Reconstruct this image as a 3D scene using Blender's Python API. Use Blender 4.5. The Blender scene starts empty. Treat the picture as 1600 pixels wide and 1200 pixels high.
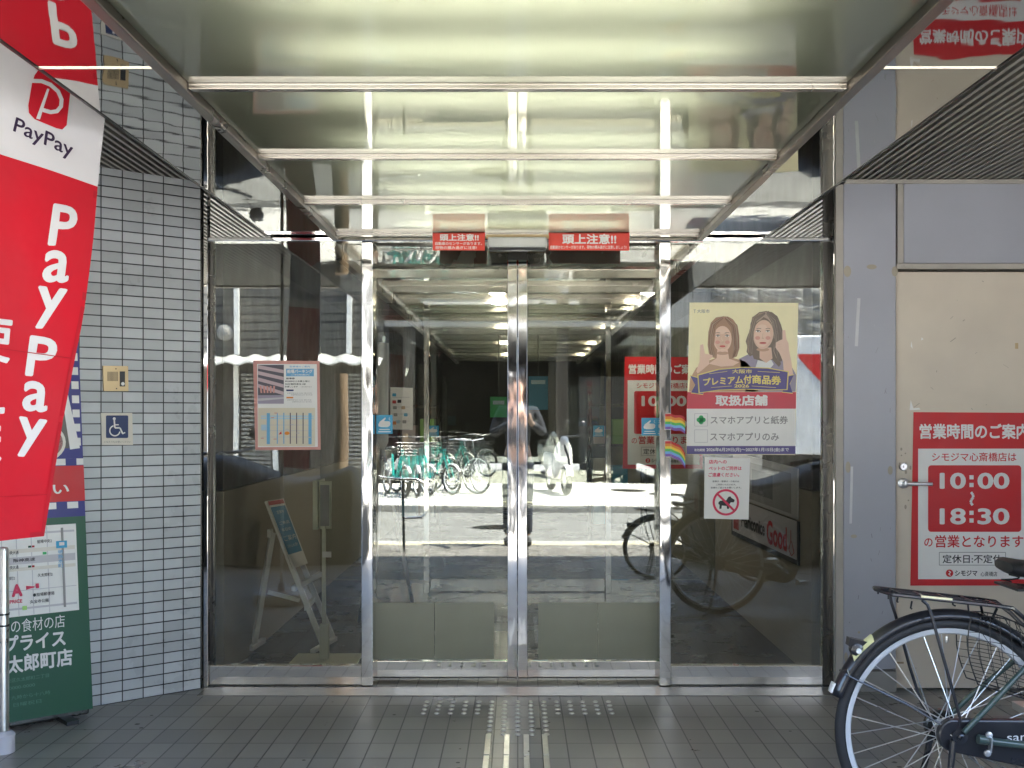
import bpy, math, random
from mathutils import Vector, Matrix
R = math.radians
random.seed(7)
S = bpy.context.scene
COL = S.collection

# ------------------------------------------------------------------ camera, sky, sun, exposure
F, CX, VY, H = 1750.0, 809.0, 652.0, 1.33      # focal length in photo pixels, vanishing point, eye height
cd = bpy.data.cameras.new('camera'); cam = bpy.data.objects.new('camera', cd); COL.objects.link(cam)
cam.location = (0, 0, H); cam.rotation_euler = (R(90), 0, 0)
cd.sensor_width = 36; cd.lens = F / 1600 * 36
cd.shift_x = -(CX - 800) / 1600; cd.shift_y = (VY - 600) / 1600
cd.clip_start = 0.02; cd.clip_end = 500
S.camera = cam

SUN = Vector((0.45, 0.06, 0.89)).normalized()   # direction towards the sun
w = bpy.data.worlds.new('World'); S.world = w; w.use_nodes = True
nt = w.node_tree; bg = nt.nodes['Background']
sky = nt.nodes.new('ShaderNodeTexSky'); sky.sky_type = 'NISHITA'; sky.sun_disc = False
sky.sun_elevation = math.asin(SUN.z); sky.sun_rotation = math.atan2(SUN.x, SUN.y)
nt.links.new(sky.outputs[0], bg.inputs[0]); bg.inputs[1].default_value = 0.15
sl = bpy.data.lights.new('sun', 'SUN'); sl.energy = 5.0; sl.angle = R(0.5); sl.color = (1, .96, .9)
so = bpy.data.objects.new('sun', sl); COL.objects.link(so)
so.rotation_euler = SUN.to_track_quat('Z', 'Y').to_euler()
S.view_settings.view_transform = 'Standard'; S.view_settings.look = 'None'
S.view_settings.gamma = 1; S.view_settings.exposure = 3.85
S.cycles.max_bounces = 10; S.cycles.diffuse_bounces = 5; S.cycles.glossy_bounces = 6
S.cycles.transmission_bounces = 6; S.cycles.transparent_max_bounces = 24
S.cycles.caustics_reflective = False; S.cycles.caustics_refractive = False
S.cycles.sample_clamp_indirect = 6
S.cycles.use_denoising = True; S.cycles.denoising_prefilter = 'ACCURATE'
S.cycles.use_adaptive_sampling = True; S.cycles.adaptive_threshold = .004

# ------------------------------------------------------------------ materials
def srgb(r, g, b):
    f = lambda c: ((c / 255 + .055) / 1.055) ** 2.4 if c > 10 else c / 255 / 12.92
    return (f(r), f(g), f(b))

def mat(name, col, rough=.5, metal=0., var=.12, vscale=6., bump=0., bscale=40., spec=None, coat=0., stretch=None):
    m = bpy.data.materials.new(name); m.use_nodes = True
    n, l = m.node_tree.nodes, m.node_tree.links
    p = n['Principled BSDF']
    p.inputs['Roughness'].default_value = rough; p.inputs['Metallic'].default_value = metal
    p.inputs['Base Color'].default_value = (*col, 1)
    if coat: p.inputs['Coat Weight'].default_value = coat; p.inputs['Coat Roughness'].default_value = .08
    if spec is not None: p.inputs['Specular IOR Level'].default_value = spec
    tc = n.new('ShaderNodeTexCoord'); src = tc.outputs['Object']
    if stretch:
        mp = n.new('ShaderNodeMapping'); mp.inputs['Scale'].default_value = stretch
        l.new(src, mp.inputs[0]); src = mp.outputs[0]
    if var:
        ns = n.new('ShaderNodeTexNoise'); ns.inputs['Scale'].default_value = vscale; ns.inputs['Detail'].default_value = 6
        l.new(src, ns.inputs['Vector'])
        mr = n.new('ShaderNodeMapRange'); mr.inputs[1].default_value = .3; mr.inputs[2].default_value = .7
        mr.inputs[3].default_value = 1 - var; mr.inputs[4].default_value = 1 + var
        l.new(ns.outputs[0], mr.inputs[0])
        mx = n.new('ShaderNodeMix'); mx.data_type = 'RGBA'; mx.blend_type = 'MULTIPLY'; mx.inputs[0].default_value = 1
        mx.inputs[6].default_value = (*col, 1); l.new(mr.outputs[0], mx.inputs[7])
        l.new(mx.outputs[2], p.inputs['Base Color'])
        mr2 = n.new('ShaderNodeMapRange'); mr2.inputs[1].default_value = .3; mr2.inputs[2].default_value = .7
        mr2.inputs[3].default_value = max(0, rough * .8); mr2.inputs[4].default_value = min(1, rough * 1.25)
        l.new(ns.outputs[0], mr2.inputs[0]); l.new(mr2.outputs[0], p.inputs['Roughness'])
    if bump:
        nb = n.new('ShaderNodeTexNoise'); nb.inputs['Scale'].default_value = bscale; nb.inputs['Detail'].default_value = 3
        l.new(src, nb.inputs['Vector'])
        b = n.new('ShaderNodeBump'); b.inputs['Strength'].default_value = 1; b.inputs['Distance'].default_value = bump
        l.new(nb.outputs[0], b.inputs['Height']); l.new(b.outputs[0], p.inputs['Normal'])
    return m

def tile_mat(name, c1, c2, mortar, bw, bh, joint, rough, axes='xy', bump=.0015, stain=.12, relief=0., off=(0, 0), spec=.5):
    m = bpy.data.materials.new(name); m.use_nodes = True
    n, l = m.node_tree.nodes, m.node_tree.links; p = n['Principled BSDF']
    tc = n.new('ShaderNodeTexCoord'); sp = n.new('ShaderNodeSeparateXYZ'); cb = n.new('ShaderNodeCombineXYZ')
    l.new(tc.outputs['Object'], sp.inputs[0])
    for i, a in enumerate(axes):
        ad = n.new('ShaderNodeMath'); ad.operation = 'ADD'; ad.inputs[1].default_value = off[i] + 100 * (bw, bh)[i]
        l.new(sp.outputs['xyz'.index(a)], ad.inputs[0]); l.new(ad.outputs[0], cb.inputs[i])
    br = n.new('ShaderNodeTexBrick'); br.offset = 0; br.squash = 1
    br.inputs['Scale'].default_value = 1; br.inputs['Brick Width'].default_value = bw; br.inputs['Row Height'].default_value = bh
    br.inputs['Mortar Size'].default_value = joint / 2; br.inputs['Mortar Smooth'].default_value = .15; br.inputs['Bias'].default_value = 0
    br.inputs['Color1'].default_value = (*c1, 1); br.inputs['Color2'].default_value = (*c2, 1); br.inputs['Mortar'].default_value = (*mortar, 1)
    l.new(cb.outputs[0], br.inputs['Vector'])
    ns = n.new('ShaderNodeTexNoise'); ns.inputs['Scale'].default_value = 2.2; ns.inputs['Detail'].default_value = 8; ns.inputs['Roughness'].default_value = .65
    l.new(tc.outputs['Object'], ns.inputs['Vector'])
    mr = n.new('ShaderNodeMapRange'); mr.inputs[1].default_value = .3; mr.inputs[2].default_value = .7; mr.inputs[3].default_value = 1 - stain; mr.inputs[4].default_value = 1 + stain
    l.new(ns.outputs[0], mr.inputs[0])
    mx = n.new('ShaderNodeMix'); mx.data_type = 'RGBA'; mx.blend_type = 'MULTIPLY'; mx.inputs[0].default_value = 1
    l.new(br.outputs['Color'], mx.inputs[6]); l.new(mr.outputs[0], mx.inputs[7]); l.new(mx.outputs[2], p.inputs['Base Color'])
    rr = n.new('ShaderNodeMapRange'); rr.inputs[1].default_value = .3; rr.inputs[2].default_value = .7; rr.inputs[3].default_value = rough * .75; rr.inputs[4].default_value = min(1, rough * 1.3)
    l.new(ns.outputs[0], rr.inputs[0]); l.new(rr.outputs[0], p.inputs['Roughness'])
    p.inputs['Specular IOR Level'].default_value = spec
    iv = n.new('ShaderNodeMath'); iv.operation = 'SUBTRACT'; iv.inputs[0].default_value = 1; l.new(br.outputs['Fac'], iv.inputs[1])
    h = iv.outputs[0]
    if relief:
        wv = n.new('ShaderNodeTexNoise'); wv.inputs['Scale'].default_value = 14; wv.inputs['Detail'].default_value = 2
        mp = n.new('ShaderNodeMapping'); mp.inputs['Rotation'].default_value = (0, 0, R(28)); mp.inputs['Scale'].default_value = (.6, 2.6, 1)
        l.new(cb.outputs[0], mp.inputs[0]); l.new(mp.outputs[0], wv.inputs['Vector'])
        ml = n.new('ShaderNodeMath'); ml.operation = 'MULTIPLY_ADD'; ml.inputs[1].default_value = relief
        l.new(wv.outputs[0], ml.inputs[0]); l.new(h, ml.inputs[2]); h = ml.outputs[0]
    b = n.new('ShaderNodeBump'); b.inputs['Strength'].default_value = 1; b.inputs['Distance'].default_value = bump
    l.new(h, b.inputs['Height']); l.new(b.outputs[0], p.inputs['Normal'])
    return m

def glass_mat(name, tint, ior):
    m = bpy.data.materials.new(name); m.use_nodes = True
    n, l = m.node_tree.nodes, m.node_tree.links; n.remove(n['Principled BSDF'])
    tr = n.new('ShaderNodeBsdfTransparent'); tr.inputs[0].default_value = (*tint, 1)
    gl = n.new('ShaderNodeBsdfGlossy'); gl.inputs['Roughness'].default_value = 0.0; gl.inputs[0].default_value = (.97, 1, .98, 1)
    tc = n.new('ShaderNodeTexCoord'); ns = n.new('ShaderNodeTexNoise'); ns.inputs['Scale'].default_value = 1.6; ns.inputs['Detail'].default_value = 1
    l.new(tc.outputs['Object'], ns.inputs['Vector'])
    b = n.new('ShaderNodeBump'); b.inputs['Strength'].default_value = 1; b.inputs['Distance'].default_value = .0006
    l.new(ns.outputs[0], b.inputs['Height']); l.new(b.outputs[0], gl.inputs['Normal'])
    fr = n.new('ShaderNodeFresnel'); fr.inputs[0].default_value = ior
    mx = n.new('ShaderNodeMixShader'); l.new(fr.outputs[0], mx.inputs[0]); l.new(tr.outputs[0], mx.inputs[1]); l.new(gl.outputs[0], mx.inputs[2])
    df = n.new('ShaderNodeBsdfDiffuse'); df.inputs[0].default_value = (.5, .5, .47, 1)
    nd_ = n.new('ShaderNodeTexNoise'); nd_.inputs['Scale'].default_value = 3.5; nd_.inputs['Detail'].default_value = 9; nd_.inputs['Roughness'].default_value = .7
    l.new(tc.outputs['Object'], nd_.inputs['Vector'])
    mr = n.new('ShaderNodeMapRange'); mr.inputs[1].default_value = .42; mr.inputs[2].default_value = .8; mr.inputs[3].default_value = .0; mr.inputs[4].default_value = .035
    l.new(nd_.outputs[0], mr.inputs[0])
    m2 = n.new('ShaderNodeMixShader'); l.new(mr.outputs[0], m2.inputs[0]); l.new(mx.outputs[0], m2.inputs[1]); l.new(df.outputs[0], m2.inputs[2])
    l.new(m2.outputs[0], n['Material Output'].inputs[0])
    return m

def milky_mat(name, col, gcol, ior=1.5):
    m = bpy.data.materials.new(name); m.use_nodes = True
    n, l = m.node_tree.nodes, m.node_tree.links; n.remove(n['Principled BSDF'])
    t = n.new('ShaderNodeBsdfTranslucent'); t.inputs[0].default_value = (*col, 1)
    d = n.new('ShaderNodeBsdfDiffuse'); d.inputs[0].default_value = (*gcol, 1)
    g = n.new('ShaderNodeBsdfGlossy'); g.inputs['Roughness'].default_value = .004
    ad = n.new('ShaderNodeMixShader'); ad.inputs[0].default_value = .3
    l.new(t.outputs[0], ad.inputs[1]); l.new(d.outputs[0], ad.inputs[2])
    fr = n.new('ShaderNodeFresnel'); fr.inputs[0].default_value = ior
    mx = n.new('ShaderNodeMixShader'); l.new(fr.outputs[0], mx.inputs[0]); l.new(ad.outputs[0], mx.inputs[1]); l.new(g.outputs[0], mx.inputs[2])
    l.new(mx.outputs[0], n['Material Output'].inputs[0])
    return m

def emit_mat(name, col, st):
    m = bpy.data.materials.new(name); m.use_nodes = True
    p = m.node_tree.nodes['Principled BSDF']; p.inputs['Base Color'].default_value = (*col, 1)
    p.inputs['Emission Color'].default_value = (*col, 1); p.inputs['Emission Strength'].default_value = st
    return m

M = {}
M['floor'] = tile_mat('floor_tile', (.215, .204, .183), (.28, .265, .238), (.055, .052, .048), .1, .2, .006, .33, off=(0.0, .03), stain=.18)
M['walk'] = tile_mat('pavement_tile', (.42, .40, .36), (.46, .44, .40), (.2, .19, .17), .2, .3, .008, .8)
M['asphalt'] = mat('asphalt', (.185, .185, .17), .85, var=.15, vscale=3, bump=.002, bscale=120)
M['far_walk'] = mat('far_pavement', (.5, .49, .45), .85, var=.08, vscale=2)
M['kerb'] = mat('kerb_stone', (.40, .39, .36), .8)
M['tact_y'] = mat('yellow_tactile', (.50, .45, .31), .7)
M['earth'] = mat('ground_concrete', (.3, .3, .28), .9)
M['wall_tile'] = tile_mat('blue_grey_tile', (.47, .495, .51), (.61, .635, .65), (.035, .035, .038), .1, .05, .0055, .3, axes='xz', relief=.55, stain=.10, bump=.002)
M['lav'] = mat('lavender_paint', (.385, .395, .44), .38, var=.07, vscale=2.0, bump=.0012, bscale=2.5)
M['door'] = mat('beige_door_paint', (.64, .565, .46), .45, var=.09, vscale=2.4, bump=.001, bscale=2)
M['frame_beige'] = mat('beige_trim', (.42, .39, .34), .45)
M['plinth'] = mat('grey_plinth', (.26, .25, .23), .5, var=.12)
M['chrome'] = mat('polished_steel', (.78, .77, .74), .05, 1, var=.04, bump=.0022, bscale=5, stretch=(1, 1, .35))
M['mirror'] = mat('mirror_steel', (.50, .49, .46), .02, 1, var=.03, vscale=3, bump=.0012, bscale=2.2)
M['brushed'] = mat('brushed_steel', (.62, .57, .50), .28, 1, var=.08, vscale=12, stretch=(.3, 6, 6))
M['bar'] = mat('crossbar_steel', (.52, .48, .425), .24, 1, var=.03, vscale=3)
M['rib'] = mat('rib_steel', (.30, .28, .25), .2, 1, var=.03, vscale=3)
M['darksteel'] = mat('dark_steel', (.10, .095, .085), .25, .8)
M['bronze'] = mat('bronze_trim', (.30, .265, .225), .3, 1, var=.08)
M['black'] = mat('black_paint', (.012, .012, .013), .35)
M['rubber'] = mat('tyre_rubber', (.018, .018, .019), .6, bump=.0004, bscale=200)
M['blackmetal'] = mat('black_metal', (.014, .014, .017), .3, coat=.4)
M['greenframe'] = mat('dark_green_enamel', (.045, .075, .062), .3, coat=.5)
M['silver'] = mat('silver_metal', (.75, .76, .76), .3, 1, var=.05)
M['stud'] = mat('worn_stud_metal', (.66, .65, .61), .33, 1, var=.1, vscale=30)
M['alu'] = mat('aluminium_rim', (.72, .73, .74), .42, .6, var=.04)
M['white'] = mat('white_paint', (.80, .79, .74), .4, var=.05)
M['cream'] = mat('cream_paint', (.62, .62, .47), .4, var=.05)
M['louvre'] = mat('louvre_metal', (.34, .32, .28), .4, .3)
M['louvre_back'] = mat('louvre_void', (.006, .006, .006), .8, var=0)
M['glass'] = glass_mat('entrance_glass', (.95, .955, .92), 1.72)
M['glass_in'] = glass_mat('inner_glass', (.9, .92, .88), 1.7)
M['film'] = mat('olive_film', (.34, .345, .27), .22, var=.07, vscale=3, bump=.0004, bscale=4)
M['milky'] = milky_mat('milky_glass', (.80, .82, .70), (.13, .14, .115), 1.85)
M['box_white'] = mat('light_box_lining', (.38, .39, .34), .8, var=0)
M['lamp'] = emit_mat('lamp_white', (1, .93, .80), 26)
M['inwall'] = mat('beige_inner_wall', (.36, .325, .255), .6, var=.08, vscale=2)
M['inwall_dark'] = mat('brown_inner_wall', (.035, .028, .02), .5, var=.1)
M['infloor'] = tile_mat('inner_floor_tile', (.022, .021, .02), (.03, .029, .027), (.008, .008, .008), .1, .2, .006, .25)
M['interior'] = mat('shop_dark', (.05, .05, .045), .6)
M['inceil'] = mat('dark_mirror_ceiling', (.22, .21, .195), .06, .9, var=.05, bump=.001, bscale=2)
M['wood'] = mat('weathered_wood', (.22, .15, .09), .8, var=.35, vscale=5, bump=.006, bscale=18, stretch=(3, 3, .4))
M['rust'] = mat('rusty_paint', (.28, .10, .05), .6, var=.25)
# printed inks
for k, c in dict(red=(.58, .014, .018), flagred=(.6, .008, .022), white=(.78, .77, .75), paper=(.82, .81, .78), black=(.02, .02, .022),
                 grey=(.30, .29, .28), navy=(.012, .03, .12), teal=(.05, .36, .60), yellow=(.90, .83, .52), purple=(.115, .095, .26),
                 gold=(.80, .66, .20), pink=(.62, .22, .20), salmon=(.62, .30, .26), green=(.05, .45, .15), dgreen=(.02, .095, .05),
                 softred=(.60, .065, .09), skin=(.80, .57, .44), skin2=(.74, .51, .38), hair1=(.42, .25, .16), hair2=(.22, .17, .13),
                 hair3=(.46, .35, .27), top1=(.55, .34, .22), top2=(.34, .30, .38), lip=(.60, .16, .14), mapbg=(.70, .64, .50), mapblue=(.16, .42, .66),
                 mapgrey=(.55, .53, .55), paleblue=(.45, .62, .72), signblue=(.05, .24, .40), orange=(.75, .25, .02), ryel=(.85, .62, .05),
                 rgrn=(.10, .50, .12), rblu=(.20, .45, .80), rvio=(.22, .10, .45), crimson=(.68, .03, .10), plate=(.72, .68, .60), brass=(.50, .36, .19),
                 bldg=(.55, .42, .44), bldgdark=(.10, .09, .11), banblue=(.03, .03, .20), lime=(.35, .65, .15), dkred=(.42, .02, .02)).items():
    M['i_' + k] = mat('print_' + k, c, .45, var=.03, vscale=9)
M['flagred'] = mat('flag_red_cloth', (.60, .006, .022), .75, var=.07, vscale=4, bump=.012, bscale=5)
M['flagwhite'] = mat('flag_white_cloth', (.74, .72, .74), .75, var=.03, vscale=4, bump=.010, bscale=5)
M['flagink'] = mat('flag_dark_ink', (.03, .012, .05), .7, var=0)

# ------------------------------------------------------------------ mesh helpers
class MB:
    def __init__(s): s.v, s.f, s.mi = [], [], []
    def add(s, vs, fs, mi=0):
        o = len(s.v); s.v += [Vector(p) for p in vs]
        for f in fs: s.f.append([i + o for i in f]); s.mi.append(mi)
        return s
    def box(s, x0, x1, y0, y1, z0, z1, mi=0):
        x0, x1 = min(x0, x1), max(x0, x1); y0, y1 = min(y0, y1), max(y0, y1); z0, z1 = min(z0, z1), max(z0, z1)
        return s.add([(x0, y0, z0), (x1, y0, z0), (x1, y1, z0), (x0, y1, z0), (x0, y0, z1), (x1, y0, z1), (x1, y1, z1), (x0, y1, z1)],
                     [(0, 3, 2, 1), (4, 5, 6, 7), (0, 1, 5, 4), (1, 2, 6, 5), (2, 3, 7, 6), (3, 0, 4, 7)], mi)
    def beam(s, a, b, wx, wy, up=(0, 0, 1), mi=0):
        a, b = Vector(a), Vector(b); d = (b - a).normalized(); u = Vector(up)
        x = d.cross(u)
        if x.length < 1e-4: x = d.cross(Vector((0, 1, 0)))
        x.normalize(); y = x.cross(d).normalized()
        vs = [p + x * (sx * wx / 2) + y * (sy * wy / 2) for p in (a, b) for sx, sy in ((-1, -1), (1, -1), (1, 1), (-1, 1))]
        return s.add(vs, [(0, 1, 2, 3), (7, 6, 5, 4), (0, 4, 5, 1), (1, 5, 6, 2), (2, 6, 7, 3), (3, 7, 4, 0)], mi)
    def tube(s, pts, r, n=8, closed=False, mi=0):
        pts = [Vector(p) for p in pts]; k = len(pts); rs = r if isinstance(r, (list, tuple)) else [r] * k
        tans = []
        for i in range(k):
            if closed: t = pts[(i + 1) % k] - pts[i - 1]
            else: t = pts[min(i + 1, k - 1)] - pts[max(i - 1, 0)]
            tans.append(t.normalized())
        ref = Vector((0, 0, 1)) if abs(tans[0].z) < .9 else Vector((0, 1, 0))
        x = tans[0].cross(ref).normalized(); vs = []
        for i in range(k):
            x = (x - tans[i] * x.dot(tans[i])).normalized(); y = tans[i].cross(x)
            for j in range(n):
                a = 2 * math.pi * j / n; vs.append(pts[i] + (x * math.cos(a) + y * math.sin(a)) * rs[i])
        fs = []
        for i in range(k if closed else k - 1):
            i2 = (i + 1) % k
            for j in range(n): fs.append((i * n + j, i * n + (j + 1) % n, i2 * n + (j + 1) % n, i2 * n + j))
        if not closed: fs += [tuple(range(n - 1, -1, -1)), tuple((k - 1) * n + j for j in range(n))]
        return s.add(vs, fs, mi)
    def lathe(s, prof, o, axis=(0, 0, 1), n=32, mi=0, close=False):
        o, ax = Vector(o), Vector(axis).normalized()
        x = ax.cross(Vector((0, 0, 1)) if abs(ax.z) < .9 else Vector((1, 0, 0))).normalized(); y = ax.cross(x)
        vs = [o + ax * h + (x * math.cos(2 * math.pi * j / n) + y * math.sin(2 * math.pi * j / n)) * max(r, 1e-5) for r, h in prof for j in range(n)]
        k = len(prof); fs = []
        for i in range(k if close else k - 1):
            i2 = (i + 1) % k
            for j in range(n): fs.append((i * n + j, i * n + (j + 1) % n, i2 * n + (j + 1) % n, i2 * n + j))
        if not close: fs += [tuple(range(n - 1, -1, -1)), tuple((k - 1) * n + j for j in range(n))]
        return s.add(vs, fs, mi)
    def prism(s, pts, d, mi=0):
        pts = [Vector(p) for p in pts]; d = Vector(d); k = len(pts)
        return s.add(pts + [p + d for p in pts], [tuple(range(k - 1, -1, -1)), tuple(range(k, 2 * k))] + [(i, (i + 1) % k, k + (i + 1) % k, k + i) for i in range(k)], mi)
    def grid(s, rows, mi=0, closed=False):
        m = len(rows[0]); vs = [p for r in rows for p in r]; fs = []
        for i in range(len(rows) - 1):
            for j in range(m if closed else m - 1):
                fs.append((i * m + j, i * m + (j + 1) % m, (i + 1) * m + (j + 1) % m, (i + 1) * m + j))
        return s.add(vs, fs, mi)
    def build(s, name, mats, parent=None, loc=None, smooth=False, bev=0, local=False, solid=0):
        """verts are in world space (or, with local=True, in the space of the parent)"""
        if not isinstance(mats, (list, tuple)): mats = [mats]
        off = Vector((0, 0, 0))
        if parent is not None and not local:
            r = parent
            while r is not None: off += r.location; r = r.parent
        elif parent is None and loc is not None and not local: off = Vector(loc)
        me = bpy.data.meshes.new(name); me.from_pydata([v - off for v in s.v], [], s.f)
        for m_ in mats: me.materials.append(m_)
        me.polygons.foreach_set('material_index', s.mi)
        if smooth:
            me.polygons.foreach_set('use_smooth', [True] * len(me.polygons)); me.set_sharp_from_angle(angle=R(38))
        me.update()
        o = bpy.data.objects.new(name, me); COL.objects.link(o)
        if parent is not None: o.parent = parent
        elif loc is not None: o.location = loc
        if bev:
            b = o.modifiers.new('bevel', 'BEVEL'); b.width = bev; b.segments = 2; b.limit_method = 'ANGLE'
        if solid:
            b = o.modifiers.new('solidify', 'SOLIDIFY'); b.thickness = solid; b.offset = 0
        return o

def tag(o, label=None, cat=None, group=None, kind=None):
    for k, v in (('label', label), ('category', cat), ('group', group), ('kind', kind)):
        if v: o[k] = v
    return o
def thing(name, label, cat, loc=(0, 0, 0), rz=0, group=None):
    o = bpy.data.objects.new(name, None); COL.objects.link(o); o.location = loc; o.rotation_euler = (0, 0, rz)
    o.empty_display_size = .1
    return tag(o, label, cat, group)
def copy_tree(o, parent=None):
    c = o.copy(); COL.objects.link(c)
    if parent is not None: c.parent = parent
    for ch in [k for k in list(COL.objects) if k.parent == o]: copy_tree(ch, c)
    return c
def P(px, py, y):                                    # measured photo point at a known depth
    return Vector(((px - CX) / F * y, y, H - (py - VY) / F * y))

_tc = {}
def text_geo(st, bold):
    k = (st, 0)
    if k not in _tc:
        c = bpy.data.curves.new('lettering', 'FONT'); c.body = st; c.resolution_u = 4
        o = bpy.data.objects.new('lettering', c); m = bpy.data.meshes.new_from_object(o)
        vs = [(v.co.x, v.co.y) for v in m.vertices]; fs = [tuple(p.vertices) for p in m.polygons]
        bpy.data.objects.remove(o); bpy.data.meshes.remove(m)
        xs = [v[0] for v in vs]; ys = [v[1] for v in vs]
        x0, x1, y0, y1 = min(xs), max(xs), min(ys), max(ys)
        _tc[k] = ([((x - x0) / (x1 - x0), (y - y0) / (y1 - y0)) for x, y in vs], fs, x1 - x0, y1 - y0)
    return _tc[k][:2]

class Sheet:
    """flat print laid out in measured points of the photo on its own real plane"""
    def __init__(s, p0, n, T=None, lift=.0006):
        s.p0, s.n = Vector(p0), Vector(n).normalized(); s.T = T; s.l = lift; s.parts = {}; s.mats = {}; s.warp = None
    def hit(s, x, y, lv):
        if s.T: x, y = s.T(x, y)
        d = Vector(((x - CX) / F, 1, -(y - VY) / F)); c = Vector((0, 0, H))
        p = c + d * ((s.p0 - c).dot(s.n) / d.dot(s.n)) + s.n * (lv * s.l)
        return p
    def _put(s, part, pts, fs, m, lv):
        mb = s.parts.setdefault(part, MB()); ml = s.mats.setdefault(part, [])
        if m not in ml: ml.append(m)
        mb.add([s.hit(x, y, lv) for x, y in pts], fs, ml.index(m))
    def poly(s, pts, m, lv=1, part='picture'):
        s._put(part, pts, [tuple(range(len(pts)))], m, lv); return s
    def rect(s, x0, y0, x1, y1, m, lv=1, part='picture', r=0):
        if not r: return s.poly([(x0, y1), (x1, y1), (x1, y0), (x0, y0)], m, lv, part)
        pts = []
        for cx, cy, a0 in ((x1 - r, y0 + r, -90), (x1 - r, y1 - r, 0), (x0 + r, y1 - r, 90), (x0 + r, y0 + r, 180)):
            for k in range(6): a = R(a0 + k * 18); pts.append((cx + r * math.cos(a), cy + r * math.sin(a)))
        return s.poly(pts[::-1], m, lv, part)
    def ell(s, cx, cy, rx, ry, m, lv=1, part='picture', a0=0, a1=360, rot=0, n=28):
        pts = []
        for k in range(n):
            a = R(a0 + (a1 - a0) * k / (n if a1 - a0 == 360 else n - 1)); u, v = rx * math.cos(a), ry * math.sin(a)
            c, d = math.cos(R(rot)), math.sin(R(rot)); pts.append((cx + u * c - v * d, cy + u * d + v * c))
        return s.poly(pts[::-1], m, lv, part)
    def line(s, pts, wd, m, lv=1, part='picture', closed=False):
        if closed: pts = list(pts) + [pts[0]]
        for (ax, ay), (bx, by) in zip(pts, pts[1:]):
            L = math.hypot(bx - ax, by - ay) or 1; nx, ny = -(by - ay) / L * wd / 2, (bx - ax) / L * wd / 2
            s.poly([(ax + nx, ay + ny), (bx + nx, by + ny), (bx - nx, by - ny), (ax - nx, ay - ny)][::-1], m, lv, part)
        return s
    def ring(s, cx, cy, r, wd, m, lv=1, part='picture', a0=0, a1=360, n=36):
        pts = [(cx + r * math.cos(R(a0 + (a1 - a0) * k / n)), cy + r * math.sin(R(a0 + (a1 - a0) * k / n))) for k in range(n + 1)]
        o, i = [], []
        for k in range(n + 1):
            a = R(a0 + (a1 - a0) * k / n); o.append((cx + (r + wd / 2) * math.cos(a), cy + (r + wd / 2) * math.sin(a))); i.append((cx + (r - wd / 2) * math.cos(a), cy + (r - wd / 2) * math.sin(a)))
        s._put(part, o + i, [(k, n + 1 + k, n + 2 + k, k + 1) for k in range(n)], m, lv); return s
    def text(s, st, q, m, lv=2, bold=.012, part='lettering'):
        """q = (x0, y0, x1, y1) or four corners TL TR BR BL"""
        if len(q) == 4 and not isinstance(q[0], (tuple, list)): x0, y0, x1, y1 = q; q = [(x0, y0), (x1, y0), (x1, y1), (x0, y1)]
        vs, fs = text_geo(st, bold); bw, bh = bold / _tc[(st, 0)][2], bold / _tc[(st, 0)][3]
        shifts = [(0, 0)] if bold < .008 else [(-1, 0), (1, 0), (0, -1), (0, 1)] if bold < .02 else [(-1, 0), (1, 0), (0, -1), (0, 1), (-.7, -.7), (.7, -.7), (-.7, .7), (.7, .7)]
        for k, (a, b) in enumerate(shifts):           # heavier strokes: the same glyphs laid a hair apart
            out = []
            for u, v in vs:
                u = (u + bw + a * bw) / (1 + 2 * bw); t = 1 - (v + bh + b * bh) / (1 + 2 * bh)
                out.append(tuple((q[0][i] * (1 - u) + q[1][i] * u) * (1 - t) + (q[3][i] * (1 - u) + q[2][i] * u) * t for i in (0, 1)))
            s._put(part, out, fs, m, lv + .06 * k)
        return s
    def build(s, name, label, cat, corners, base_mat, thick=.0015, group=None, loc=None):
        c = [s.hit(x, y, 0) for x, y in corners]
        loc = Vector(loc) if loc else sum(c, Vector()) / len(c)
        mb = MB(); mb.prism([p - s.n * thick for p in c], s.n * thick)
        o = mb.build(name, base_mat, loc=loc); tag(o, label, cat, group)
        for k in sorted(s.parts): s.parts[k].build(k, s.mats[k], parent=o)
        return o

def struct(name, mb, m, **k):
    o = mb.build(name, m, **k); o['kind'] = 'structure'; return o

YS, YD, YW, YI = 5.53, 5.62, 5.44, 8.45             # planes: side lights, sliding doors, right wall, inner partition
ZC = 2.218                                          # ceiling height
def XZ(px, py, y): p = P(px, py, y); return p.x, p.z

# ================================================================== THE SETTING
struct('ground', MB().box(-70, 70, -90, 40, -.35, -.2), M['earth'])
struct('passage_floor', MB().box(-5, 5, -.45, 5.66, -.2, 0), M['floor'])
gs = random.Random(3); gm = mat('gum_spot', (.085, .08, .072), .6)
mb = MB()
for k in range(70):
    x, y, r = gs.uniform(-1.9, 2.6), gs.uniform(3.2, 5.3), gs.uniform(.004, .014)
    mb.add([(x + r * math.cos(a) * gs.uniform(.75, 1.2), y + r * math.sin(a) * gs.uniform(.75, 1.2), .0007) for a in [2 * math.pi * j / 9 for j in range(9)]], [tuple(range(9))])
struct('gum_spots', mb, gm)
struct('near_pavement', MB().box(-40, -5.0, -.45, 1.3, -.2, -.004).box(5.0, 40, -.45, 1.3, -.2, -.004), M['walk'])
struct('tactile_strip', MB().box(-40, 40, -.75, -.45, -.2, -.006), M['tact_y'])
struct('kerb', MB().box(-40, 40, -.90, -.75, -.2, -.01), M['kerb'])
struct('road', MB().box(-40, 40, -5.6, -.90, -.2, -.1), M['asphalt'])
struct('road_line', MB().box(-40, 40, -1.72, -1.66, -.098, -.094), mat('worn_road_line', (.30, .30, .28), .8))
struct('far_kerb', MB().box(-40, 40, -5.75, -5.6, -.2, 0), M['kerb'])
struct('far_pavement', MB().box(-40, 40, -11.3, -5.75, -.2, -.006), M['far_walk'])
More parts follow.
